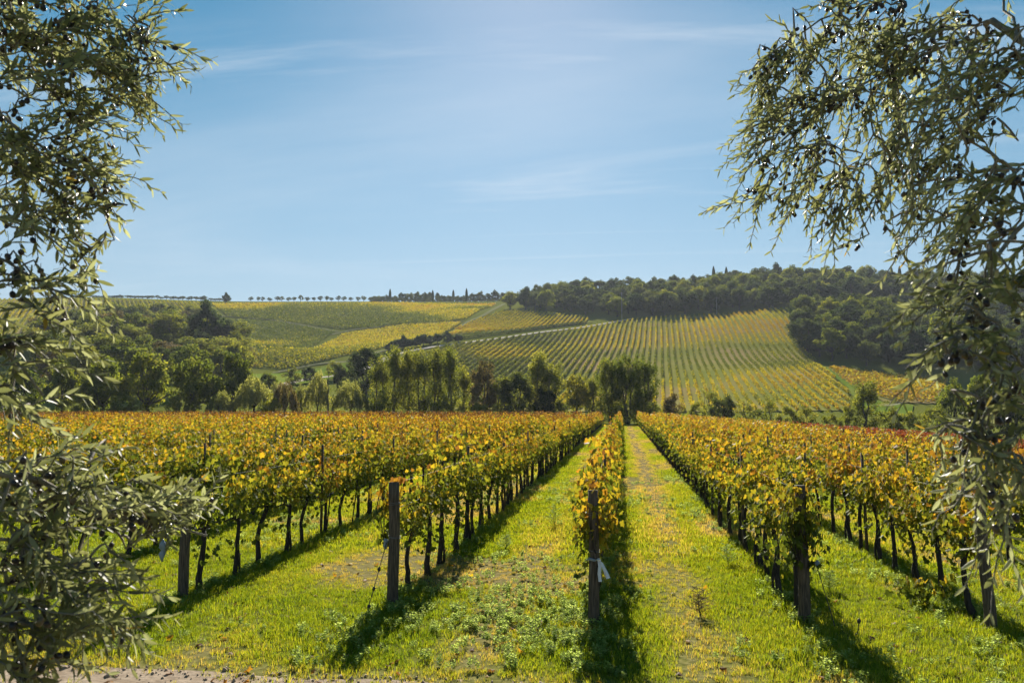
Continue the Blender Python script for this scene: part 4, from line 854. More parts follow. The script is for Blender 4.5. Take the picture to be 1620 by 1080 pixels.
# picture directions only decide which vines count as the 300 nearest ones in view
fx, fy = -math.sin(R(7.9)), math.cos(R(7.9)); dep = VX * fx + VY * fy; lat = VX * fy - VY * fx
in_view = (np.abs(lat) < dep * 0.66 + 0.4)
near = np.where(in_view)[0][np.argsort((dep + 0.25 * np.abs(lat))[in_view])][:300]
is_near = np.zeros(len(VX), bool); is_near[near] = True
C0 = int(np.where(np.abs(ROWS + 0.43) < 0.01)[0][0])
def row_words(ri):
    k = ri - C0
    if k == 0: return 'the row of the ribboned post'
    return f'{ordinal(abs(k))} row {"left" if k < 0 else "right"} of the ribboned post'
def colour_words(t): return 'greenish' if t < -0.05 else 'yellow-green' if t < 0.02 else 'golden yellow' if t < 0.1 else 'ochre'
tints = vine_tint(VX, VY) + np.random.default_rng(8).normal(0, 0.075, len(VX)); reds = vine_red(VX, VY)
for i in near:
    v = VINES[(VR[i] * 5 + VK[i] * 4 + (VK[i] // 3)) % 9]; flip = 1 if (VK[i] * 7 + VR[i]) % 2 else -1
    t = empty('grapevine', (VX[i], VY[i], VZ[i]), random.uniform(-0.06, 0.06)); s = random.uniform(0.92, 1.08); t.scale = (flip * s * random.uniform(0.85, 1.15), s, s * random.uniform(0.90, 1.06))
    tag(t, f'{colour_words(tints[i])} grapevine, {ordinal(int(VK[i]) + 1)} from the near end of {row_words(VR[i])}', 'grapevine', 'grapevines in the near rows')
    t_ = obj('trunk', v[0], t); f_ = obj('foliage', v[1], t); f_['tint'] = float(tints[i]); f_['red'] = 0.0; f_['kind'] = 'stuff'
    if dep[i] < 20: obj('cane', v[2], t_)
fi = np.where(~is_near)[0]; r = np.random.default_rng(77)
scatter('vineyard_vines', FAR_VINES, np.stack([VX[fi], VY[fi], VZ[fi]], -1), np.stack([np.zeros(len(fi)), np.zeros(len(fi)), r.normal(0, 0.05, len(fi))], -1), r.uniform(0.88, 1.08, len(fi)), r.integers(0, 7, len(fi)), {'tint': tints[fi], 'red': reds[fi]}, 'golden and rust vines filling the level vineyard beyond the near rows', 'vines')
print('vines', len(VX), 'near', len(near))

# ------------------------------------------------------------------ posts, wires, ties
def post_mesh(seed, h, rad, lean=(0.0, 0.0)):
    r = np.random.default_rng(seed); t = np.linspace(0, 1, 9)
    P = np.stack([lean[0] * t * h + 0.012 * np.sin(t * 5 + seed), lean[1] * t * h + r.normal(0, 0.004, 9), -0.25 + t * (h + 0.25)], -1)
    g = Geo(); tube(P, rad * (1.12 - 0.16 * t), 12, True, 0.05, g, r); return g.mesh('shaft', [M['post']]), P
def ring(P, z, rad, parent, name='wire_tie', tilt=0.0):
    i = np.argmin(np.abs(P[:, 2] - z)); c = P[i]; a = np.linspace(0, 2 * math.pi, 17); g = Geo()
    for q in range(2): tube(np.stack([c[0] + np.cos(a) * rad, c[1] + np.sin(a) * rad, z + tilt * np.cos(a + q) + q * 0.018 + a * 0], -1), 0.0045, 5, False, g=g)
    return obj(name, g.mesh(name, [M['wire']]), parent)
POSTS = [(-6.74, 1.82, 0.074, (0.0, 0.0), 'thick brown wooden end post beside the blue-grey tape, behind the olive spray'), (-3.41, 1.80, 0.080, (-0.005, 0.0), 'thick brown wooden end post left of the ribboned post'),
         (-0.43, 1.80, 0.068, (0.012, 0.02), 'dark wooden end post with the white ribbon tied to it'), (2.39, 1.85, 0.072, (0.012, 0.01), 'wooden end post hung with dark green leaves, right of the ribboned post'),
         (4.90, 1.80, 0.070, (-0.03, 0.02), 'leaning dark wooden end post beside the olive tree on the right')]
post_axis = {}
for k, (x, h, rad, lean, lab) in enumerate(POSTS):
    y = row_start(x); t = empty('end_post', (x, y, hz(x, y))); tag(t, lab, 'post', 'end posts of the vine rows')
    me, P = post_mesh(60 + k, h, rad, lean); obj('shaft', me, t); post_axis[x] = (P + np.array([x, y, hz(x, y)]))
    ring(P, h * 0.82, rad * 1.06, t, tilt=0.01); ring(P, h * 0.55, rad * 1.08, t, tilt=-0.015)
for ri, x in enumerate(ROWS):
    k = ri - C0
    if -9 <= k <= 7 and k not in (-2, -1, 0, 1, 2):
        y = row_start(x); t = empty('end_post', (x, y, hz(x, y))); tag(t, f'dim wooden end post of the {row_words(ri)}', 'post', 'end posts of the vine rows')
        me, P = post_mesh(90 + ri, 1.8, 0.075); obj('shaft', me, t); ring(P, 1.5, 0.08, t)
stake_mesh = None
g = Geo(); tube([(0, 0, -0.1), (0.004, 0, 1), (0, 0.006, 2.08)], [0.034, 0.031, 0.028], 7, True, 0.05, g); stake_mesh = g.mesh('line_post', [M['post']])
for ri, x in enumerate(ROWS):
    k = ri - C0
    if -5 <= k <= 5:
        for j in range(1, 8):
            y = row_start(x) + 5.6 * j
            o = obj('line_post', stake_mesh, loc=(x + 0.02, y, hz(x, y))); o.rotation_euler = (random.uniform(-.03, .03), random.uniform(-.02, .02), j)
            tag(o, f'thin intermediate stake, {ordinal(j)} along {row_words(ri)}', 'stake', 'stakes inside the vine rows')
g = Geo(); tube([(0, 0, -0.1), (0.004, 0, 0.7), (0, 0.006, 1.5)], [0.017, 0.016, 0.013], 6, True, 0.05, g); cane_stake = g.mesh('slanted_stake', [M['vine_bark']])
for j, (x, y, tilt) in enumerate([(-6.72, 19.4, 0.12), (-6.7, 17.6, 0.08), (-6.76, 21.5, 0.15), (-3.4, 17.9, 0.05), (-9.7, 17.0, 0.1)]):
    o = obj('slanted_stake', cane_stake, loc=(x, y, hz(x, y))); o.rotation_euler = (0, tilt, 0.3 * j)
    tag(o, f'thin slanted stake between vine trunks, {ordinal(j + 1)} of the slanted ones', 'stake', 'slanted stakes')
for ri, x in enumerate(ROWS):
    k = ri - C0
    if -4 <= k <= 4:
        y0 = row_start(x); t = empty('trellis_wire', (x, y0, hz(x, y0))); tag(t, f'galvanised trellis wires strung along {row_words(ri)}', 'wire', 'trellis wires')
        for z in (0.95, 1.4, 1.78):
            ys = np.linspace(0.02, 60, 24); P = np.stack([np.full(24, 0.0), ys, z - 0.02 * np.abs(np.sin(ys / 5.6 * math.pi)) + height(np.full(24, x), y0 + ys) - hz(x, y0)], -1)
            g = Geo(); tube(P, 0.0020, 4, False, g=g); obj('wire', g.mesh('wire', [M['wire']]), t)
# ribbon bow on the centre post
def strip(P, W, mat, name, side):
    P = np.array(P, float); side = np.asarray(side, float); V = np.concatenate([P - side * np.asarray(W)[:, None], P + side * np.asarray(W)[:, None]])
    B = V + np.array([0, 0.004, 0]); n = len(P); i = np.arange(n - 1); F_ = np.stack([i, i + 1, n + i + 1, n + i], -1)
    e = np.concatenate([F_, F_[:, ::-1] + 2 * n, np.stack([i, i + 2 * n, i + 1 + 2 * n, i + 1], -1), np.stack([n + i, n + i + 1, 3 * n + i + 1, 3 * n + i], -1)])
    return mesh_new(name, np.concatenate([V, B]), [e], None, [mat], True)
px, py = -0.43, row_start(-0.43); pz = hz(px, py)
t = empty('ribbon', (px + 0.02, py - 0.085, pz + 0.89)); t.scale = (0.82, 0.9, 0.72); tag(t, 'white ribbon knotted round the centre end post with two hanging tails', 'ribbon')
obj('tail', strip([(0.07, 0, 0.0), (0.10, -0.04, -0.10), (0.09, -0.03, -0.24), (0.105, -0.05, -0.38)], [0.012, 0.026, 0.028, 0.027], M['ribbon'], 'tail', (1, 0.3, 0)), t)
obj('tail', strip([(0.08, 0, 0.0), (0.13, -0.03, -0.06), (0.19, -0.02, -0.20), (0.235, -0.04, -0.32)], [0.012, 0.024, 0.03, 0.034], M['ribbon'], 'tail', (0.95, 0.3, 0.3)), t)
a = np.linspace(0, 2 * math.pi, 15)
g = Geo(); tube(np.stack([0.003 + np.cos(a) * 0.082, 0.095 + np.sin(a) * 0.084, 0.012 * np.cos(a * 2)], -1), 0.012, 5, False, g=g); obj('band', g.mesh('band', [M['ribbon']]), t)
g = Geo(); tube([(0.055, 0.0, 0), (0.085, -0.02, 0.008), (0.11, 0.0, -0.004)], [0.012, 0.024, 0.01], 8, g=g); obj('knot', g.mesh('knot', [M['ribbon']]), t)
g = Geo(); tube([(-0.12, -0.02, 0.0), (-0.06, -0.05, 0.03), (0.01, -0.03, 0.0), (0.04, 0.0, -0.01)], [0.008, 0.03, 0.028, 0.01], 7, True, 0.15, g); obj('loop', g.mesh('loop', [M['clip']]), t)
def crumple(name, loc, s, label, cat):
    r = np.random.default_rng(int(abs(loc[0]) * 100)); g = Geo(); t = np.linspace(0, 1, 7)
    tube(np.stack([0.03 * np.sin(t * 5) * s[0], r.normal(0, 0.01, 7), -t * s[1]], -1), s[0] * np.array([0.3, 0.8, 1, 0.7, 0.9, 0.6, 0.2]), 7, True, 0.3, g, r)
    tag(obj(name, g.mesh(name, [M['clip']]), loc=loc), label, cat)
crumple('plastic_tie', (-3.52, row_start(-3.41) - 0.05, hz(-3.41, 11.7) + 0.98), (0.04, 0.16), 'crumpled grey plastic tie on the post left of the ribbon', 'tie')
crumple('plastic_tie', (2.58, row_start(2.39) - 0.05, hz(2.4, 11.5) + 0.86), (0.035, 0.10), 'small pale plastic tie hanging by the leafy end post', 'tie')
crumple('plastic_tape', (-6.96, row_start(-6.74) - 0.25, hz(-6.9, 11.5) + 0.92), (0.05, 0.34), 'blue-grey plastic tape round a vine trunk by the olive spray', 'tape')
def anchor(x0, y0, z0, x1, y1, knobs, label):
    zb = hz(x1, y1); t = empty('anchor_wire', (x1, y1, zb)); tag(t, label, 'wire', 'anchor wires')
    a, b = np.array([x0 - x1, y0 - y1, z0 + hz(x0, y0) - zb]), np.array([0, 0, -0.05]); u = np.linspace(0, 1, 6)[:, None]
    g = Geo(); tube(a + (b - a) * u, 0.006, 5, False, g=g); obj('cable', g.mesh('cable', [M['knob']]), t)
    for k in knobs:
        c = a + (b - a) * k; g = Geo(); tube([c + (0, 0, 0.035), c + (0.004, 0, 0.012), c + (-0.004, 0, -0.012), c - (0, 0, 0.035)], [0.006, 0.026, 0.024, 0.006], 7, True, 0.15, g); obj('knot', g.mesh('knot', [M['knob']]), t)
anchor(-3.50, 11.66, 0.92, -3.60, 11.0, (0.35, 0.6, 0.82), 'knotted dark anchor wire beside the thick end post left of the ribbon')
anchor(2.56, 11.40, 0.80, 2.75, 11.2, (), 'thin bare anchor wire beside the leafy end post')
anchor(2.98, 11.02, 0.20, 2.93, 10.98, (0.1, 0.8), 'short dark knotted peg in the grass by the leafy end post')

# ------------------------------------------------------------------ grass, weeds, fallen leaves
def tuft(name, seed, n, h, spread, w):
    r = np.random.default_rng(seed); VS = []; FS = []; A = []; k = 0
    for i in range(n):
        a = r.uniform(0, 6.28); rad = spread * math.sqrt(r.random()); b = np.array([math.cos(a) * rad, math.sin(a) * rad, -0.01])
        L = h * r.uniform(0.55, 1.15); d = r.uniform(0, 6.28); bend = L * r.uniform(0.15, 0.7); dv = np.array([math.cos(d), math.sin(d), 0]); sv = np.array([-dv[1], dv[0], 0]) * w * r.uniform(0.7, 1.3)
        m_ = b + dv * bend * 0.3 + np.array([0, 0, L * 0.55]); tp = b + dv * bend + np.array([0, 0, L * (1 - 0.35 * bend / L)])
        VS += [b - sv, b + sv, m_ + sv * 0.75, m_ - sv * 0.75, tp]; FS.append([k, k + 1, k + 2, k + 3]); A.append(r.uniform(0.1, 0.6)); k += 5
    Q = np.array(FS); T = np.stack([Q[:, 3], Q[:, 2], Q[:, 0] + 4], -1)
    return template(name, mesh_new(name, np.array(VS), [Q, T], {'rnd': ('FACE', np.r_[A, A])}, [M['grass']]))
SHORT = [tuft('grass_tuft', 400 + s, 22, 0.085, 0.085, 0.0032) for s in range(5)]
LONG = [tuft('grass_tuft', 420 + s, 26, 0.12, 0.20, 0.0075) for s in range(4)]
r = np.random.default_rng(55)
def carpet(y0, y1, dens, xlo, xhi):
    ys = []; xs = []
    for y in np.arange(y0, y1, 0.5):
        a, b = max(xlo, -y * 1.05 - 2), min(xhi, y * 0.62 + 2); n = int((b - a) * 0.5 * dens)
        xs.append(r.uniform(a, b, n)); ys.append(r.uniform(y, y + 0.5, n))
    return np.concatenate(xs), np.concatenate(ys)
def lay_grass(name, tmpl, x, y, s0, s1, label):
    e = path_edge(x); d = dryness(x, y)
    keep = (r.random(len(x)) < smooth(-0.42, 0.40, y - e) + 0.02) & (r.random(len(x)) < 1.0 - 0.80 * d)
    x, y, d = x[keep], y[keep], d[keep]; n = len(x)
    dr = np.abs(x[:, None] - ROWS[None]).min(1); lush = fbm(x * 0.9, y * 0.7, 91)
    s = r.uniform(s0, s1, n) * (0.62 + 0.75 * lush) * (1 - 0.45 * d) * (1 + 0.35 * np.exp(-(dr / 0.3) ** 2))
    tint = 0.68 * d + 0.42 * (fbm(x * 0.7, y * 0.6, 93) - 0.5) + r.normal(0, 0.05, n)
    scatter(name, tmpl, np.stack([x, y, height(x, y)], -1), np.stack([r.normal(0, 0.08, n), r.normal(0, 0.08, n), r.uniform(0, 6.28, n)], -1), s, r.integers(0, len(tmpl), n), {'tint': tint}, label, 'grass')
    return n
x1, y1 = carpet(7.6, 16.0, 150, -12, 10)
x2, y2 = carpet(16.0, 30.0, 60, -20, 14)
x3, y3 = carpet(30.0, 75.0, 22, -12, 8)
x4, y4 = carpet(75.0, 134.0, 10, -8, 6)
ng1 = lay_grass('grass', SHORT, x1, y1, 0.8, 1.4, 'short bright green grass at the near row ends')
ng2 = lay_grass('grass', LONG, np.r_[x2, x3, x4], np.r_[y2, y3, y4], 0.7, 1.2, 'bright green grass lanes between the far parts of the rows')
print('grass', ng1, ng2)

# low broad-leaved weeds
BL = np.array([(0, 0, 0), (0.30, 0.30, 0.05), (0.26, 0.72, 0.03), (0, 1.0, -0.08), (-0.26, 0.72, 0.03), (-0.30, 0.30, 0.05)]); BLF = [np.array([[0, 1, 2, 3], [0, 3, 4, 5]])]
def weed(name, seed, stems, h, leaf, spread):
    q = np.random.default_rng(seed); P = []; Tt = []; Nn = []; S = []
    for s in range(stems):
        a = q.uniform(0, 6.28); top = np.array([math.cos(a) * spread * q.random(), math.sin(a) * spread * q.random(), h * q.uniform(0.6, 1.1)])
        for k in range(4):
            t = 0.35 + 0.65 * k / 3
            for side in range(2 if k < 3 else 4):
                b = a + k * 1.57 + side * (math.pi if k < 3 else math.pi / 2); P.append(top * np.array([1, 1, t])); Tt.append([math.cos(b), math.sin(b), q.uniform(0.2, 1.3)]); Nn.append([-0.3 * math.cos(b), -0.3 * math.sin(b), 1]); S.append(leaf * q.uniform(0.7, 1.2) * (1.1 - 0.35 * t))
    P = np.array(P); S = np.array(S); V, FS = stamp(BL, BLF, P, frames(np.array(Tt) + 0.15 * unit(len(P), q), np.array(Nn) + 0.2 * unit(len(P), q)), S)
    return template(name, mesh_new(name, V, FS, {'rnd': ('FACE', np.repeat(np.clip(q.normal(0.5, 0.2, len(P)), 0, 1), 2))}, [M['weed']]))
WEEDS = [weed('weed_clump', 500 + s, 6, 0.11, 0.045, 0.12) for s in range(4)]
wx, wy = carpet(8.4, 34.0, 60, -14, 11)
dr = np.abs(wx[:, None] - ROWS[None]).min(1)
dens = 0.95 * np.exp(-(((wx + 1.55) / 0.85) ** 2 + ((wy - 11.3) / 1.5) ** 2)) + 0.95 * np.exp(-(((wx + 0.55) / 0.5) ** 2 + ((wy - 11.0) / 1.7) ** 2)) + 0.95 * np.exp(-(((wx + 3.2) / 0.5) ** 2 + ((wy - 10.6) / 1.0) ** 2)) + 0.6 * np.exp(-(dr / 0.22) ** 2) * smooth(0.35, 0.6, fbm(wx, wy * 0.6, 97))
dens = dens * smooth(0.15, 0.5, fbm(wx * 1.6, wy * 1.6, 98)) + 0.16 * smooth(0.50, 0.72, fbm(wx * 0.5, wy * 0.4, 99))
keep = (r.random(len(wx)) < np.clip(dens * 1.1, 0, 1)) & (wy > path_edge(wx) + 0.35); wx, wy = wx[keep], wy[keep]; n = len(wx)
scatter('weeds', WEEDS, np.stack([wx, wy, height(wx, wy) + 0.01], -1), np.stack([r.normal(0, 0.1, n), r.normal(0, 0.1, n), r.uniform(0, 6.28, n)], -1), r.uniform(0.5, 1.1, n), r.integers(0, 4, n), {'tint': r.normal(0, 0.12, n)}, 'low broad-leaved weeds in patches round the near post feet', 'weeds')
print('weeds', n)

# taller single weeds that stand out of the turf
def tall_weed(seed, h, kind):
    q = np.random.default_rng(seed); g = Geo(); P = []; Tt = []; S = []
    for s in range(5 if kind == 'dry' else 3):
        a = q.uniform(0, 6.28); top = np.array([math.cos(a) * 0.12 * h, math.sin(a) * 0.12 * h, h * q.uniform(0.7, 1.0)]); u = np.linspace(0, 1, 6)[:, None]; ax = top * u + np.array([0.02, 0.0, 0]) * np.sin(u * 4)
        tube(ax, 0.006 - 0.004 * u[:, 0], 4, False, g=g)
        for k in range(9):
            t = 0.2 + 0.8 * k / 8; b = k * 2.1 + s; c = top * t; L = h * 0.42 * (1.1 - t) + 0.04; tip = c + np.array([math.cos(b) * L, math.sin(b) * L, L * 0.45]); tube(np.stack([c, (c + tip) / 2 + (0, 0, 0.01), tip]), [0.003, 0.002, 0.001], 3, False, g=g)
            for w in np.linspace(0.2, 1, 6 if kind == 'green' else 3):
                for sd in (-1, 1): P.append(c + (tip - c) * w); Tt.append([math.cos(b + sd * 0.9), math.sin(b + sd * 0.9), 0.3]); S.append(0.05 * q.uniform(0.6, 1.2))
    P = np.array(P); N = len(P); V, FS = stamp(BL * np.array([0.55, 1, 1]), BLF, P, frames(np.array(Tt), np.array([0, 0, 1.0]) + 0.4 * unit(N, q)), np.array(S))
    return g.mesh('stem', [M['weed'] if kind == 'green' else M['vine_bark']]), mesh_new('leaf_sprays', V, FS, {'rnd': ('FACE', np.repeat(q.uniform(0.1, 0.8, N), 2))}, [M['weed'] if kind == 'green' else M['brown']])
for k, (x, y, h, kind, lab) in enumerate([(-1.70, 19.8, 0.62, 'green', 'tall feathery green weed in the lane left of the ribboned post'), (-2.42, 16.4, 0.32, 'green', 'small feathery weed nearer the camera in the lane left of the ribbon'), (1.05, 11.7, 0.38, 'dry', 'dry brown weed in the worn lane right of the ribboned post'), (3.25, 13.6, 0.30, 'green', 'small green weed between the leafy post row and the next'), (1.9, 15.4, 0.45, 'green', 'fern-like weed under the row right of the ribbon')]):
    t = empty('weed_plant', (x, y, hz(x, y)), k); tag(t, lab, 'weed'); st, lv = tall_weed(700 + k, h, kind)
    obj('stem', st, t); o = obj('leaf_sprays', lv, t); o['kind'] = 'stuff'
# leaf sprigs low on the leafy end post and suckers at trunk feet
SHOOT_LEAF = [mesh_new('leaf', VLT, VLF, {'rnd': ('FACE', np.full(len(VLF[0]), (v + 0.5) / 6))}, [M['vine']]) for v in range(6)]
for k, (x, y, z, rx, rz, nn, lab) in enumerate([(2.36, 11.42, 1.30, 0.30, 0.50, 330, 'thick dark green vine foliage wrapped round the leafy end post'), (-3.55, 11.80, 1.35, 0.22, 0.48, 150, 'loose yellowing shoots hanging beside the thick end post'), (-0.42, 11.15, 1.40, 0.19, 0.46, 90, 'orange and yellow shoots round the ribboned post'), (4.45, 13.0, 0.22, 0.35, 0.2, 110, 'low leafy sucker shoots at the foot of the rightmost near row')]):
    q = np.random.default_rng(800 + k); pos = q.normal(0, 1, (nn, 3)) * np.array([rx, rx * 0.6, rz]) * 0.55 + np.array([0, 0.05, 0]); pos[:, 2] = np.clip(pos[:, 2], -rz, rz)
    t = empty('vine_shoots', (x, y, hz(x, y) + z)); tag(t, lab, 'vine shoots')
    g = Geo()
    for s in range(5): 
        a = q.normal(0, 1, 3) * np.array([rx, rx * 0.6, 0]) * 0.4; tube([(a[0] * 0.2, 0, -rz * 0.9), (a[0], a[1], 0), (a[0] * 0.6, a[1], rz * 0.8)], [0.006, 0.005, 0.003], 4, False, g=g)
    obj('cane', g.mesh('cane', [M['vine_bark']]), t)
    rn = np.clip(q.normal(0.2 if k in (0, 3) else 0.5 if k == 2 else 0.38, 0.14, nn) + (0.25 * pos[:, 2] / rz), 0, 1); Rl = frames(np.array([0, 0, -1.0]) + 0.6 * unit(nn, q), np.stack([np.sign(pos[:, 0]), q.normal(-0.4, 0.5, nn), q.uniform(0, 1, nn)], -1)); sl = q.uniform(0.08, 0.15, nn)
    own = np.argsort(pos[:, 1] - 0.5 * sl)[:120]; rest = np.ones(nn, bool); rest[own] = False      # the nearest leaves are pieces of their own
    for i in own:
        o = obj('leaf', SHOOT_LEAF[min(5, int(rn[i] * 6))], t); o.matrix_basis = Matrix.Translation(Vector(pos[i])) @ Matrix(Rl[i].tolist()).to_4x4() @ Matrix.Scale(float(sl[i]), 4); o['tint'] = 0.0; o['red'] = 0.0
    if rest.any():
        V, FS = stamp(VLT, VLF, pos[rest], Rl[rest], sl[rest])
        o = obj('foliage', mesh_new('foliage', V, FS, {'rnd': ('FACE', np.repeat(rn[rest], len(VLF[0])))}, [M['vine']]), t); o['kind'] = 'stuff'; o['tint'] = 0.0; o['red'] = 0.0
# fallen leaves
FL = [template('fallen_leaf', mesh_new('fallen_leaf', VLT * np.array([1, 1, 1.6 + s]), VLF, {'rnd': ('FACE', np.full(len(VLF[0]), 0.62 + 0.15 * s))}, [M['vine']])) for s in range(3)]
n = 800; fx_ = r.uniform(-9, 8, n); fy_ = 8.0 + r.random(n) ** 1.5 * 18
scatter('fallen_leaves', FL, np.stack([fx_, fy_, height(fx_, fy_) + 0.03], -1), np.stack([r.normal(0, 0.4, n), r.normal(0, 0.4, n), r.uniform(0, 6.28, n)], -1), r.uniform(0.05, 0.11, n), r.integers(0, 3, n), {'tint': r.uniform(-0.1, 0.3, n), 'red': np.zeros(n)}, 'dry vine leaves fallen on the grass and the path', 'leaves')
# clods and stones along the path edge
g = Geo(); q = np.random.default_rng(5); d = np.array([(1, 0, 0), (0, 1, 0), (-1, 0, 0), (0, -1, 0), (0, 0, 0.7), (0, 0, -0.5)]); T = np.array([(0, 1, 4), (1, 2, 4), (2, 3, 4), (3, 0, 4), (1, 0, 5), (2, 1, 5), (3, 2, 5), (0, 3, 5)])
cl = template('clod', mesh_new('clod', d * q.uniform(0.7, 1.3, (6, 3)), [T], None, [M['earth']]))
n = 900; cx = r.uniform(-9, 7, n); cy = path_edge(cx) - np.abs(r.normal(0, 0.35, n)) + 0.12
scatter('gravel', [cl], np.stack([cx, cy, height(cx, cy) + 0.012], -1), np.stack([r.uniform(0, 6, n), r.uniform(0, 6, n), r.uniform(0, 6, n)], -1), r.gamma(2, 0.006, n) + 0.004, np.zeros(n), {'tint': np.zeros(n)}, 'small clods and pebbles along the path edge', 'gravel')

# ------------------------------------------------------------------ olive trees in the foreground
m, n, l, out = nmat('olive_leaf')
geo = n.new('ShaderNodeNewGeometry')
oi = n.new('ShaderNodeObjectInfo')
ra = ramp(n, [(0, (0.085, 0.097, 0.052)), (0.5, (0.14, 0.152, 0.082)), (0.93, (0.21, 0.217, 0.125)), (1.0, (0.26, 0.18, 0.035))])
rb = ramp(n, [(0, (0.21, 0.23, 0.15)), (1, (0.34, 0.36, 0.26))])
a_ = attr(n, 'rnd'); l.new(a_, ra.inputs[0]); l.new(a_, rb.inputs[0])
c = mixrgb(n, l, geo.outputs['Backfacing'], ra.outputs[0], rb.outputs[0])
leaf_shader(n, l, out, c, 0.52, 0.48, 0.30, 1.5, (1.03, 1.0, 0.58))
M['olive_leaf'] = m
m, n, l, out = nmat('olive_fruit')
p = n.new('ShaderNodeBsdfPrincipled'); r_ = ramp(n, [(0, (0.010, 0.007, 0.010)), (0.75, (0.024, 0.013, 0.017)), (0.9, (0.06, 0.025, 0.022)), (1, (0.11, 0.09, 0.035))]); l.new(attr(n, 'rnd'), r_.inputs[0]); l.new(r_.outputs[0], p.inputs['Base Color'])
p.inputs['Roughness'].default_value = 0.42; l.new(p.outputs[0], out.inputs[0]); M['olive_fruit'] = m

st = np.array([0.0, 0.12, 0.35, 0.62, 0.85, 1.0]); wd = np.array([0.02, 0.075, 0.122, 0.115, 0.065, 0.004])
OLV = np.concatenate([np.stack([-wd, st, 0.030 + 0.0 * st - 0.10 * st ** 2], -1), np.stack([0 * st, st, -0.10 * st ** 2], -1), np.stack([wd, st, 0.030 - 0.10 * st ** 2], -1)])
k = np.arange(5); OLF = [np.concatenate([np.stack([k, k + 6, k + 7, k + 1], -1), np.stack([k + 6, k + 12, k + 13, k + 7], -1)])]
bmk = []
lat_ = 5; lon_ = 8
FV = [(0, 0, 0.62)] + [(math.cos(j * 2 * math.pi / lon_) * 0.47 * math.sin(math.pi * (i + 1) / (lat_ + 1)), math.sin(j * 2 * math.pi / lon_) * 0.47 * math.sin(math.pi * (i + 1) / (lat_ + 1)), 0.62 * math.cos(math.pi * (i + 1) / (lat_ + 1))) for i in range(lat_) for j in range(lon_)] + [(0, 0, -0.62)]
FQ = [(1 + i * lon_ + j, 1 + (i + 1) * lon_ + j, 1 + (i + 1) * lon_ + (j + 1) % lon_, 1 + i * lon_ + (j + 1) % lon_) for i in range(lat_ - 1) for j in range(lon_)]
FT = [(0, 1 + j, 1 + (j + 1) % lon_) for j in range(lon_)] + [(len(FV) - 1, 1 + (lat_ - 1) * lon_ + (j + 1) % lon_, 1 + (lat_ - 1) * lon_ + j) for j in range(lon_)]
FV = np.array(FV); FF = [np.array(FQ), np.array(FT)]
LEAF_MESH = [mesh_new('leaf', OLV * np.array([1, 1, 1 + 0.8 * s]), OLF, {'rnd': ('FACE', np.full(10, v))}, [M['olive_leaf']], True) for s, v in enumerate((0.25, 0.5, 0.75))]
FRUIT_MESH = [mesh_new('olive', FV, FF, {'rnd': ('FACE', np.full(len(FQ) + len(FT), v))}, [M['olive_fruit']], True) for v in (0.2, 0.7, 0.95)]

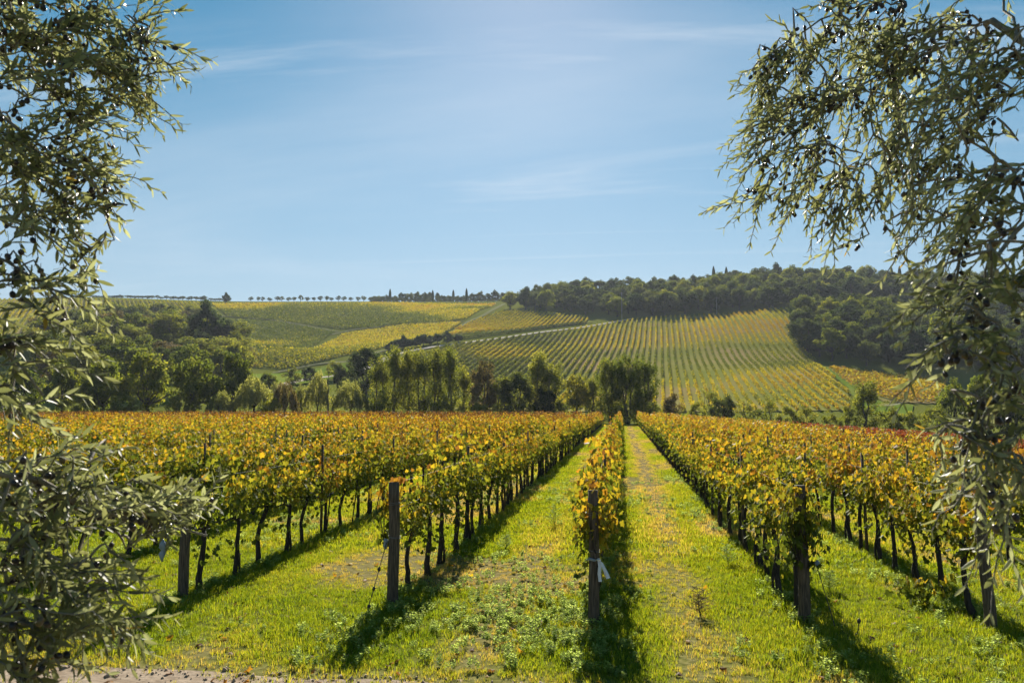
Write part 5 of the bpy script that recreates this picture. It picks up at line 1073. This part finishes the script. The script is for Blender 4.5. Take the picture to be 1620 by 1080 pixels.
def olive_tree(root_loc, crotch, limbs, blobs, off_blobs, sprays, seed, label, dens, bias, lsize, near_gain=1.0):
    r = np.random.default_rng(seed); root = np.array(root_loc, float)
    t = empty('olive_tree', root_loc); tag(t, label, 'olive tree', 'olive trees framing the view')
    loc = lambda P: np.asarray(P, float) - root
    crotch = np.array(crotch, float)
    u = np.linspace(0, 1, 10)[:, None]; tr = root + np.array([0, 0, -0.2]) + (crotch - root + np.array([0, 0, 0.2])) * u + 0.08 * np.sin(u * 5) * np.array([1, 0.6, 0])
    g = Geo(); tube(loc(tr), 0.20 - 0.07 * u[:, 0] + 0.08 * np.exp(-u[:, 0] * 9), 12, True, 0.12, g, r); obj('trunk', g.mesh('trunk', [M['olive_bark']]), t)
    nodes = []; nrad = []
    for L in limbs:
        L = np.array(L, float); full = catmull(np.concatenate([[crotch + (0, 0, -0.15)], [crotch * 0.5 + L[0] * 0.5 + np.array([0, 0, 0.12])], L]), 0.07)
        u = np.linspace(0, 1, len(full)); rad = 0.048 * (1 - u) ** 1.4 + 0.003
        g = Geo(); tube(loc(full + r.normal(0, 0.004, full.shape)), rad, 8, True, 0.08, g, r); obj('branch', g.mesh('branch', [M['olive_bark']]), t)
        nodes.append(full[len(full) // 4:]); nrad.append(rad[len(full) // 4:])
    nodes = np.concatenate(nodes)
    # shoots
    shoots = []
    for (x, y, z, rh, rv), dn in [(b, 1.0 if b[1] > 2.3 + 0.10 * b[0] else near_gain) for b in blobs] + [(b, 0.5) for b in off_blobs]:
        n = int(math.pi * rh * rv * 255 * dens * dn)
        c = np.array([x, y, z])
        for k in range(n):
            d = r.normal(0, 1, 3); d /= np.linalg.norm(d); d *= r.random() ** 0.45; mid = c + d * np.array([rh, 0.20 + rh * 0.35, rv])
            near_ = nodes[np.argmin(((nodes - mid) ** 2).sum(1))]; o_ = mid - near_; o_ /= np.linalg.norm(o_) + 1e-6
            dr_ = o_ * 0.6 + r.normal(0, 0.42, 3) + np.array(bias); dr_ /= np.linalg.norm(dr_); Ls = r.uniform(0.16, 0.30)
            shoots.append((mid - dr_ * Ls * 0.5, dr_, Ls))
    for S in sprays:
        S = np.array(S, float); d = S[-1] - S[0]; L = np.linalg.norm(d); shoots.append((S[0], d / L, L))
    shoots.sort(key=lambda s: ((nodes - s[0]) ** 2).sum(1).min())
    tw = Geo(); allp = list(nodes); arr = np.array(allp); LP, LT, LN, LS = [], [], [], []; FP, FD, FSZ = [], [], []
    extra = []
    for (b, d, L) in shoots:
        cand = np.concatenate([arr, np.array(extra)]) if extra else arr
        nb = cand[np.argmin(((cand - b) ** 2).sum(1))]
        m_ = 8; u = np.linspace(0, 1, m_)[:, None]; axis = b + d * L * u + np.array([0, 0, -0.25 * L]) * u ** 2 + r.normal(0, 0.004, (m_, 3)) 
        link = nb + (b - nb) * np.linspace(0, 1, 4)[:-1, None] + np.array([0, 0, 0.006]) * np.sin(np.linspace(0, 3.14, 4))[:-1, None]
        P = np.concatenate([link, axis]) if np.linalg.norm(b - nb) > 0.02 else axis
        tube(loc(P), np.linspace(0.0042, 0.0012, len(P)), 4, False, g=tw); extra.append(b); extra.append(axis[3])
        T = np.gradient(axis, axis=0); T /= np.linalg.norm(T, axis=1)[:, None]; np_ = int(L / 0.0255); ph = r.uniform(0, 3.14); lean = r.normal(0, 0.25, 3)
        for k in range(np_ + 1):
            f = (k + 0.4) / (np_ + 0.6); q = f * (m_ - 1); i0 = min(int(q), m_ - 2); p_ = axis[i0] * (1 - q + i0) + axis[i0 + 1] * (q - i0); tt_ = T[i0]
            e1 = np.cross(tt_, [0.1, 0.2, 1.0]); e1 /= np.linalg.norm(e1) + 1e-9; e2 = np.cross(tt_, e1)
            for sd in (0, math.pi):
                if r.random() < 0.10: continue
                a = ph + (k % 2) * 1.57 * 0.75 + sd; o_ = e1 * math.cos(a) + e2 * math.sin(a); op = r.uniform(0.35, 0.85)
                ld = tt_ * math.cos(op) + o_ * math.sin(op) + np.array([0, 0, -0.10]) + lean * 0.25 + r.normal(0, 0.10, 3)
                LP.append(p_); LT.append(ld); LN.append(tt_ * math.sin(op) * 0.9 - o_ * math.cos(op) + r.normal(0, 0.25, 3) + np.array([0, 0, 0.35])); LS.append(r.uniform(*lsize) * (1 - 0.35 * max(0, f - 0.75) * 4 * 0.8))
        if r.random() < 0.6:
            for k in range(r.integers(1, 7)):
                q = P[r.integers(0, max(1, len(P) - 4))] + r.normal(0, 0.012, 3); ln = q + np.array([r.normal(0, .008), r.normal(0, .008), -r.uniform(0.008, 0.02)])
                tube(loc(np.stack([q, ln])), [0.0012, 0.0012], 3, False, g=tw); FP.append(ln + (0, 0, -0.009)); FD.append(unit(1, r)[0] * 0.35 + (0, 0, 1)); FSZ.append(r.uniform(0.014, 0.019))
    o = obj('twigs', tw.mesh('twigs', [M['olive_bark']]), t); o['kind'] = 'stuff'
    LP, LT, LN, LS = map(np.array, (LP, LT, LN, LS)); FR = frames(LT, LN); N = len(LP)
    def pick(P, S, k):     # the ones that show largest: near the camera and inside its view
        v = P - np.array([0, 0, 2.92]); dpt = v[:, 0] * fx + v[:, 1] * fy; la = v[:, 0] * fy - v[:, 1] * fx; ok = (dpt > 0.5) & (np.abs(la) < dpt * 0.62) & (v[:, 2] > -0.33 * dpt) & (v[:, 2] < 0.49 * dpt)
        sc = np.where(ok, S / np.maximum(dpt, 0.3), 0); return np.argsort(-sc)[:k]
    big = pick(LP, LS, 300); rest = np.ones(N, bool); rest[big] = False
    V, FS = stamp(OLV, OLF, LP[rest] - root, FR[rest], LS[rest])
    o = obj('foliage', mesh_new('foliage', V, FS, {'rnd': ('FACE', np.repeat(np.clip(r.normal(0.5, 0.2, rest.sum()), 0, 1), 10))}, [M['olive_leaf']], True), t); o['kind'] = 'stuff'
    for i in big:
        o = obj('leaf', LEAF_MESH[i % 3], t); o.matrix_basis = Matrix.Translation(Vector(LP[i] - root)) @ Matrix(FR[i].tolist()).to_4x4() @ Matrix.Scale(float(LS[i]), 4)
    FP, FD, FSZ = map(np.array, (FP, FD, FSZ)); FRR = frames(unit(len(FP), r), FD); big = pick(FP, FSZ, 220); rest = np.ones(len(FP), bool); rest[big] = False
    if rest.sum():
        V, FS = stamp(FV, FF, FP[rest] - root, FRR[rest], FSZ[rest]); nq = len(FQ)
        o = obj('fruit', mesh_new('fruit', V, FS, {'rnd': ('FACE', r.uniform(0, 1, len(FS[0]) + len(FS[1])))}, [M['olive_fruit']], True), t); o['kind'] = 'stuff'
    for i in big:
        o = obj('olive', FRUIT_MESH[i % 3], t); o.matrix_basis = Matrix.Translation(Vector(FP[i] - root)) @ Matrix(FRR[i].tolist()).to_4x4() @ Matrix.Scale(float(FSZ[i]), 4)
    print('olive', len(shoots), N, len(FP))
left_off = [(-2.6, 1.9, 3.9, 0.5, 0.4), (-2.9, 1.6, 3.2, 0.5, 0.4), (-2.7, 1.5, 2.4, 0.45, 0.35), (-2.5, 2.3, 4.3, 0.5, 0.3), (-3.4, 2.2, 3.6, 0.5, 0.5)]
right_off = [(2.3, 2.4, 4.3, 0.5, 0.35), (2.5, 1.9, 3.4, 0.45, 0.45), (2.6, 2.1, 2.4, 0.45, 0.35), (1.6, 3.3, 4.9, 0.6, 0.25), (3.0, 2.6, 3.6, 0.5, 0.5)]
olive_tree((-3.2, 1.7, 0.0), (-3.1, 1.75, 1.75), [LIMB_L1, LIMB_L2, LIMB_L3, LIMB_L4, LIMB_L5, LIMB_L6, LIMB_L7, LIMB_L8], OLIVE_LEFT_BLOBS, left_off, [SPRAY_L1, SPRAY_L2, SPRAY_L3, SPRAY_L4], 901, 'leafy olive tree with dark olives overhanging the left side', 1.35, (0.75, 0.0, 0.05), (0.035, 0.058), 1.15)
olive_tree((2.9, 2.3, 0.0), (2.75, 2.35, 1.9), [LIMB_R1, LIMB_R2, LIMB_R3, LIMB_R4, LIMB_R5], OLIVE_RIGHT_BLOBS, right_off, [], 902, 'olive tree full of black olives overhanging the right side', 1.1, (-0.45, 0.0, -0.30), (0.033, 0.056), 1.3)

# ------------------------------------------------------------------ air between the camera and the hills
top = float(GZ.max()) + 22.0; bot = float(GZ.min()) - 1.0
print('haze box', bot, top)
x0, x1, y0, y1 = -3300.0, 3300.0, -700.0, 3500.0
V = np.array([(x0, y0, bot), (x1, y0, bot), (x1, y1, bot), (x0, y1, bot), (x0, y0, top), (x1, y0, top), (x1, y1, top), (x0, y1, top)])
m, n, l, out = nmat('haze_air')
v = n.new('ShaderNodeVolumePrincipled'); v.inputs['Color'].default_value = (0.80, 0.88, 1.0, 1); v.inputs['Density'].default_value = 0.00009; v.inputs['Anisotropy'].default_value = 0.2
l.new(v.outputs[0], out.inputs['Volume'])
hz_ = obj('haze', mesh_new('haze', V, [np.array([(0, 3, 2, 1), (4, 5, 6, 7), (0, 1, 5, 4), (1, 2, 6, 5), (2, 3, 7, 6), (3, 0, 4, 7)])], None, [m]))
tag(hz_, 'thin pale autumn haze over the valley and hills', 'haze', kind='stuff')
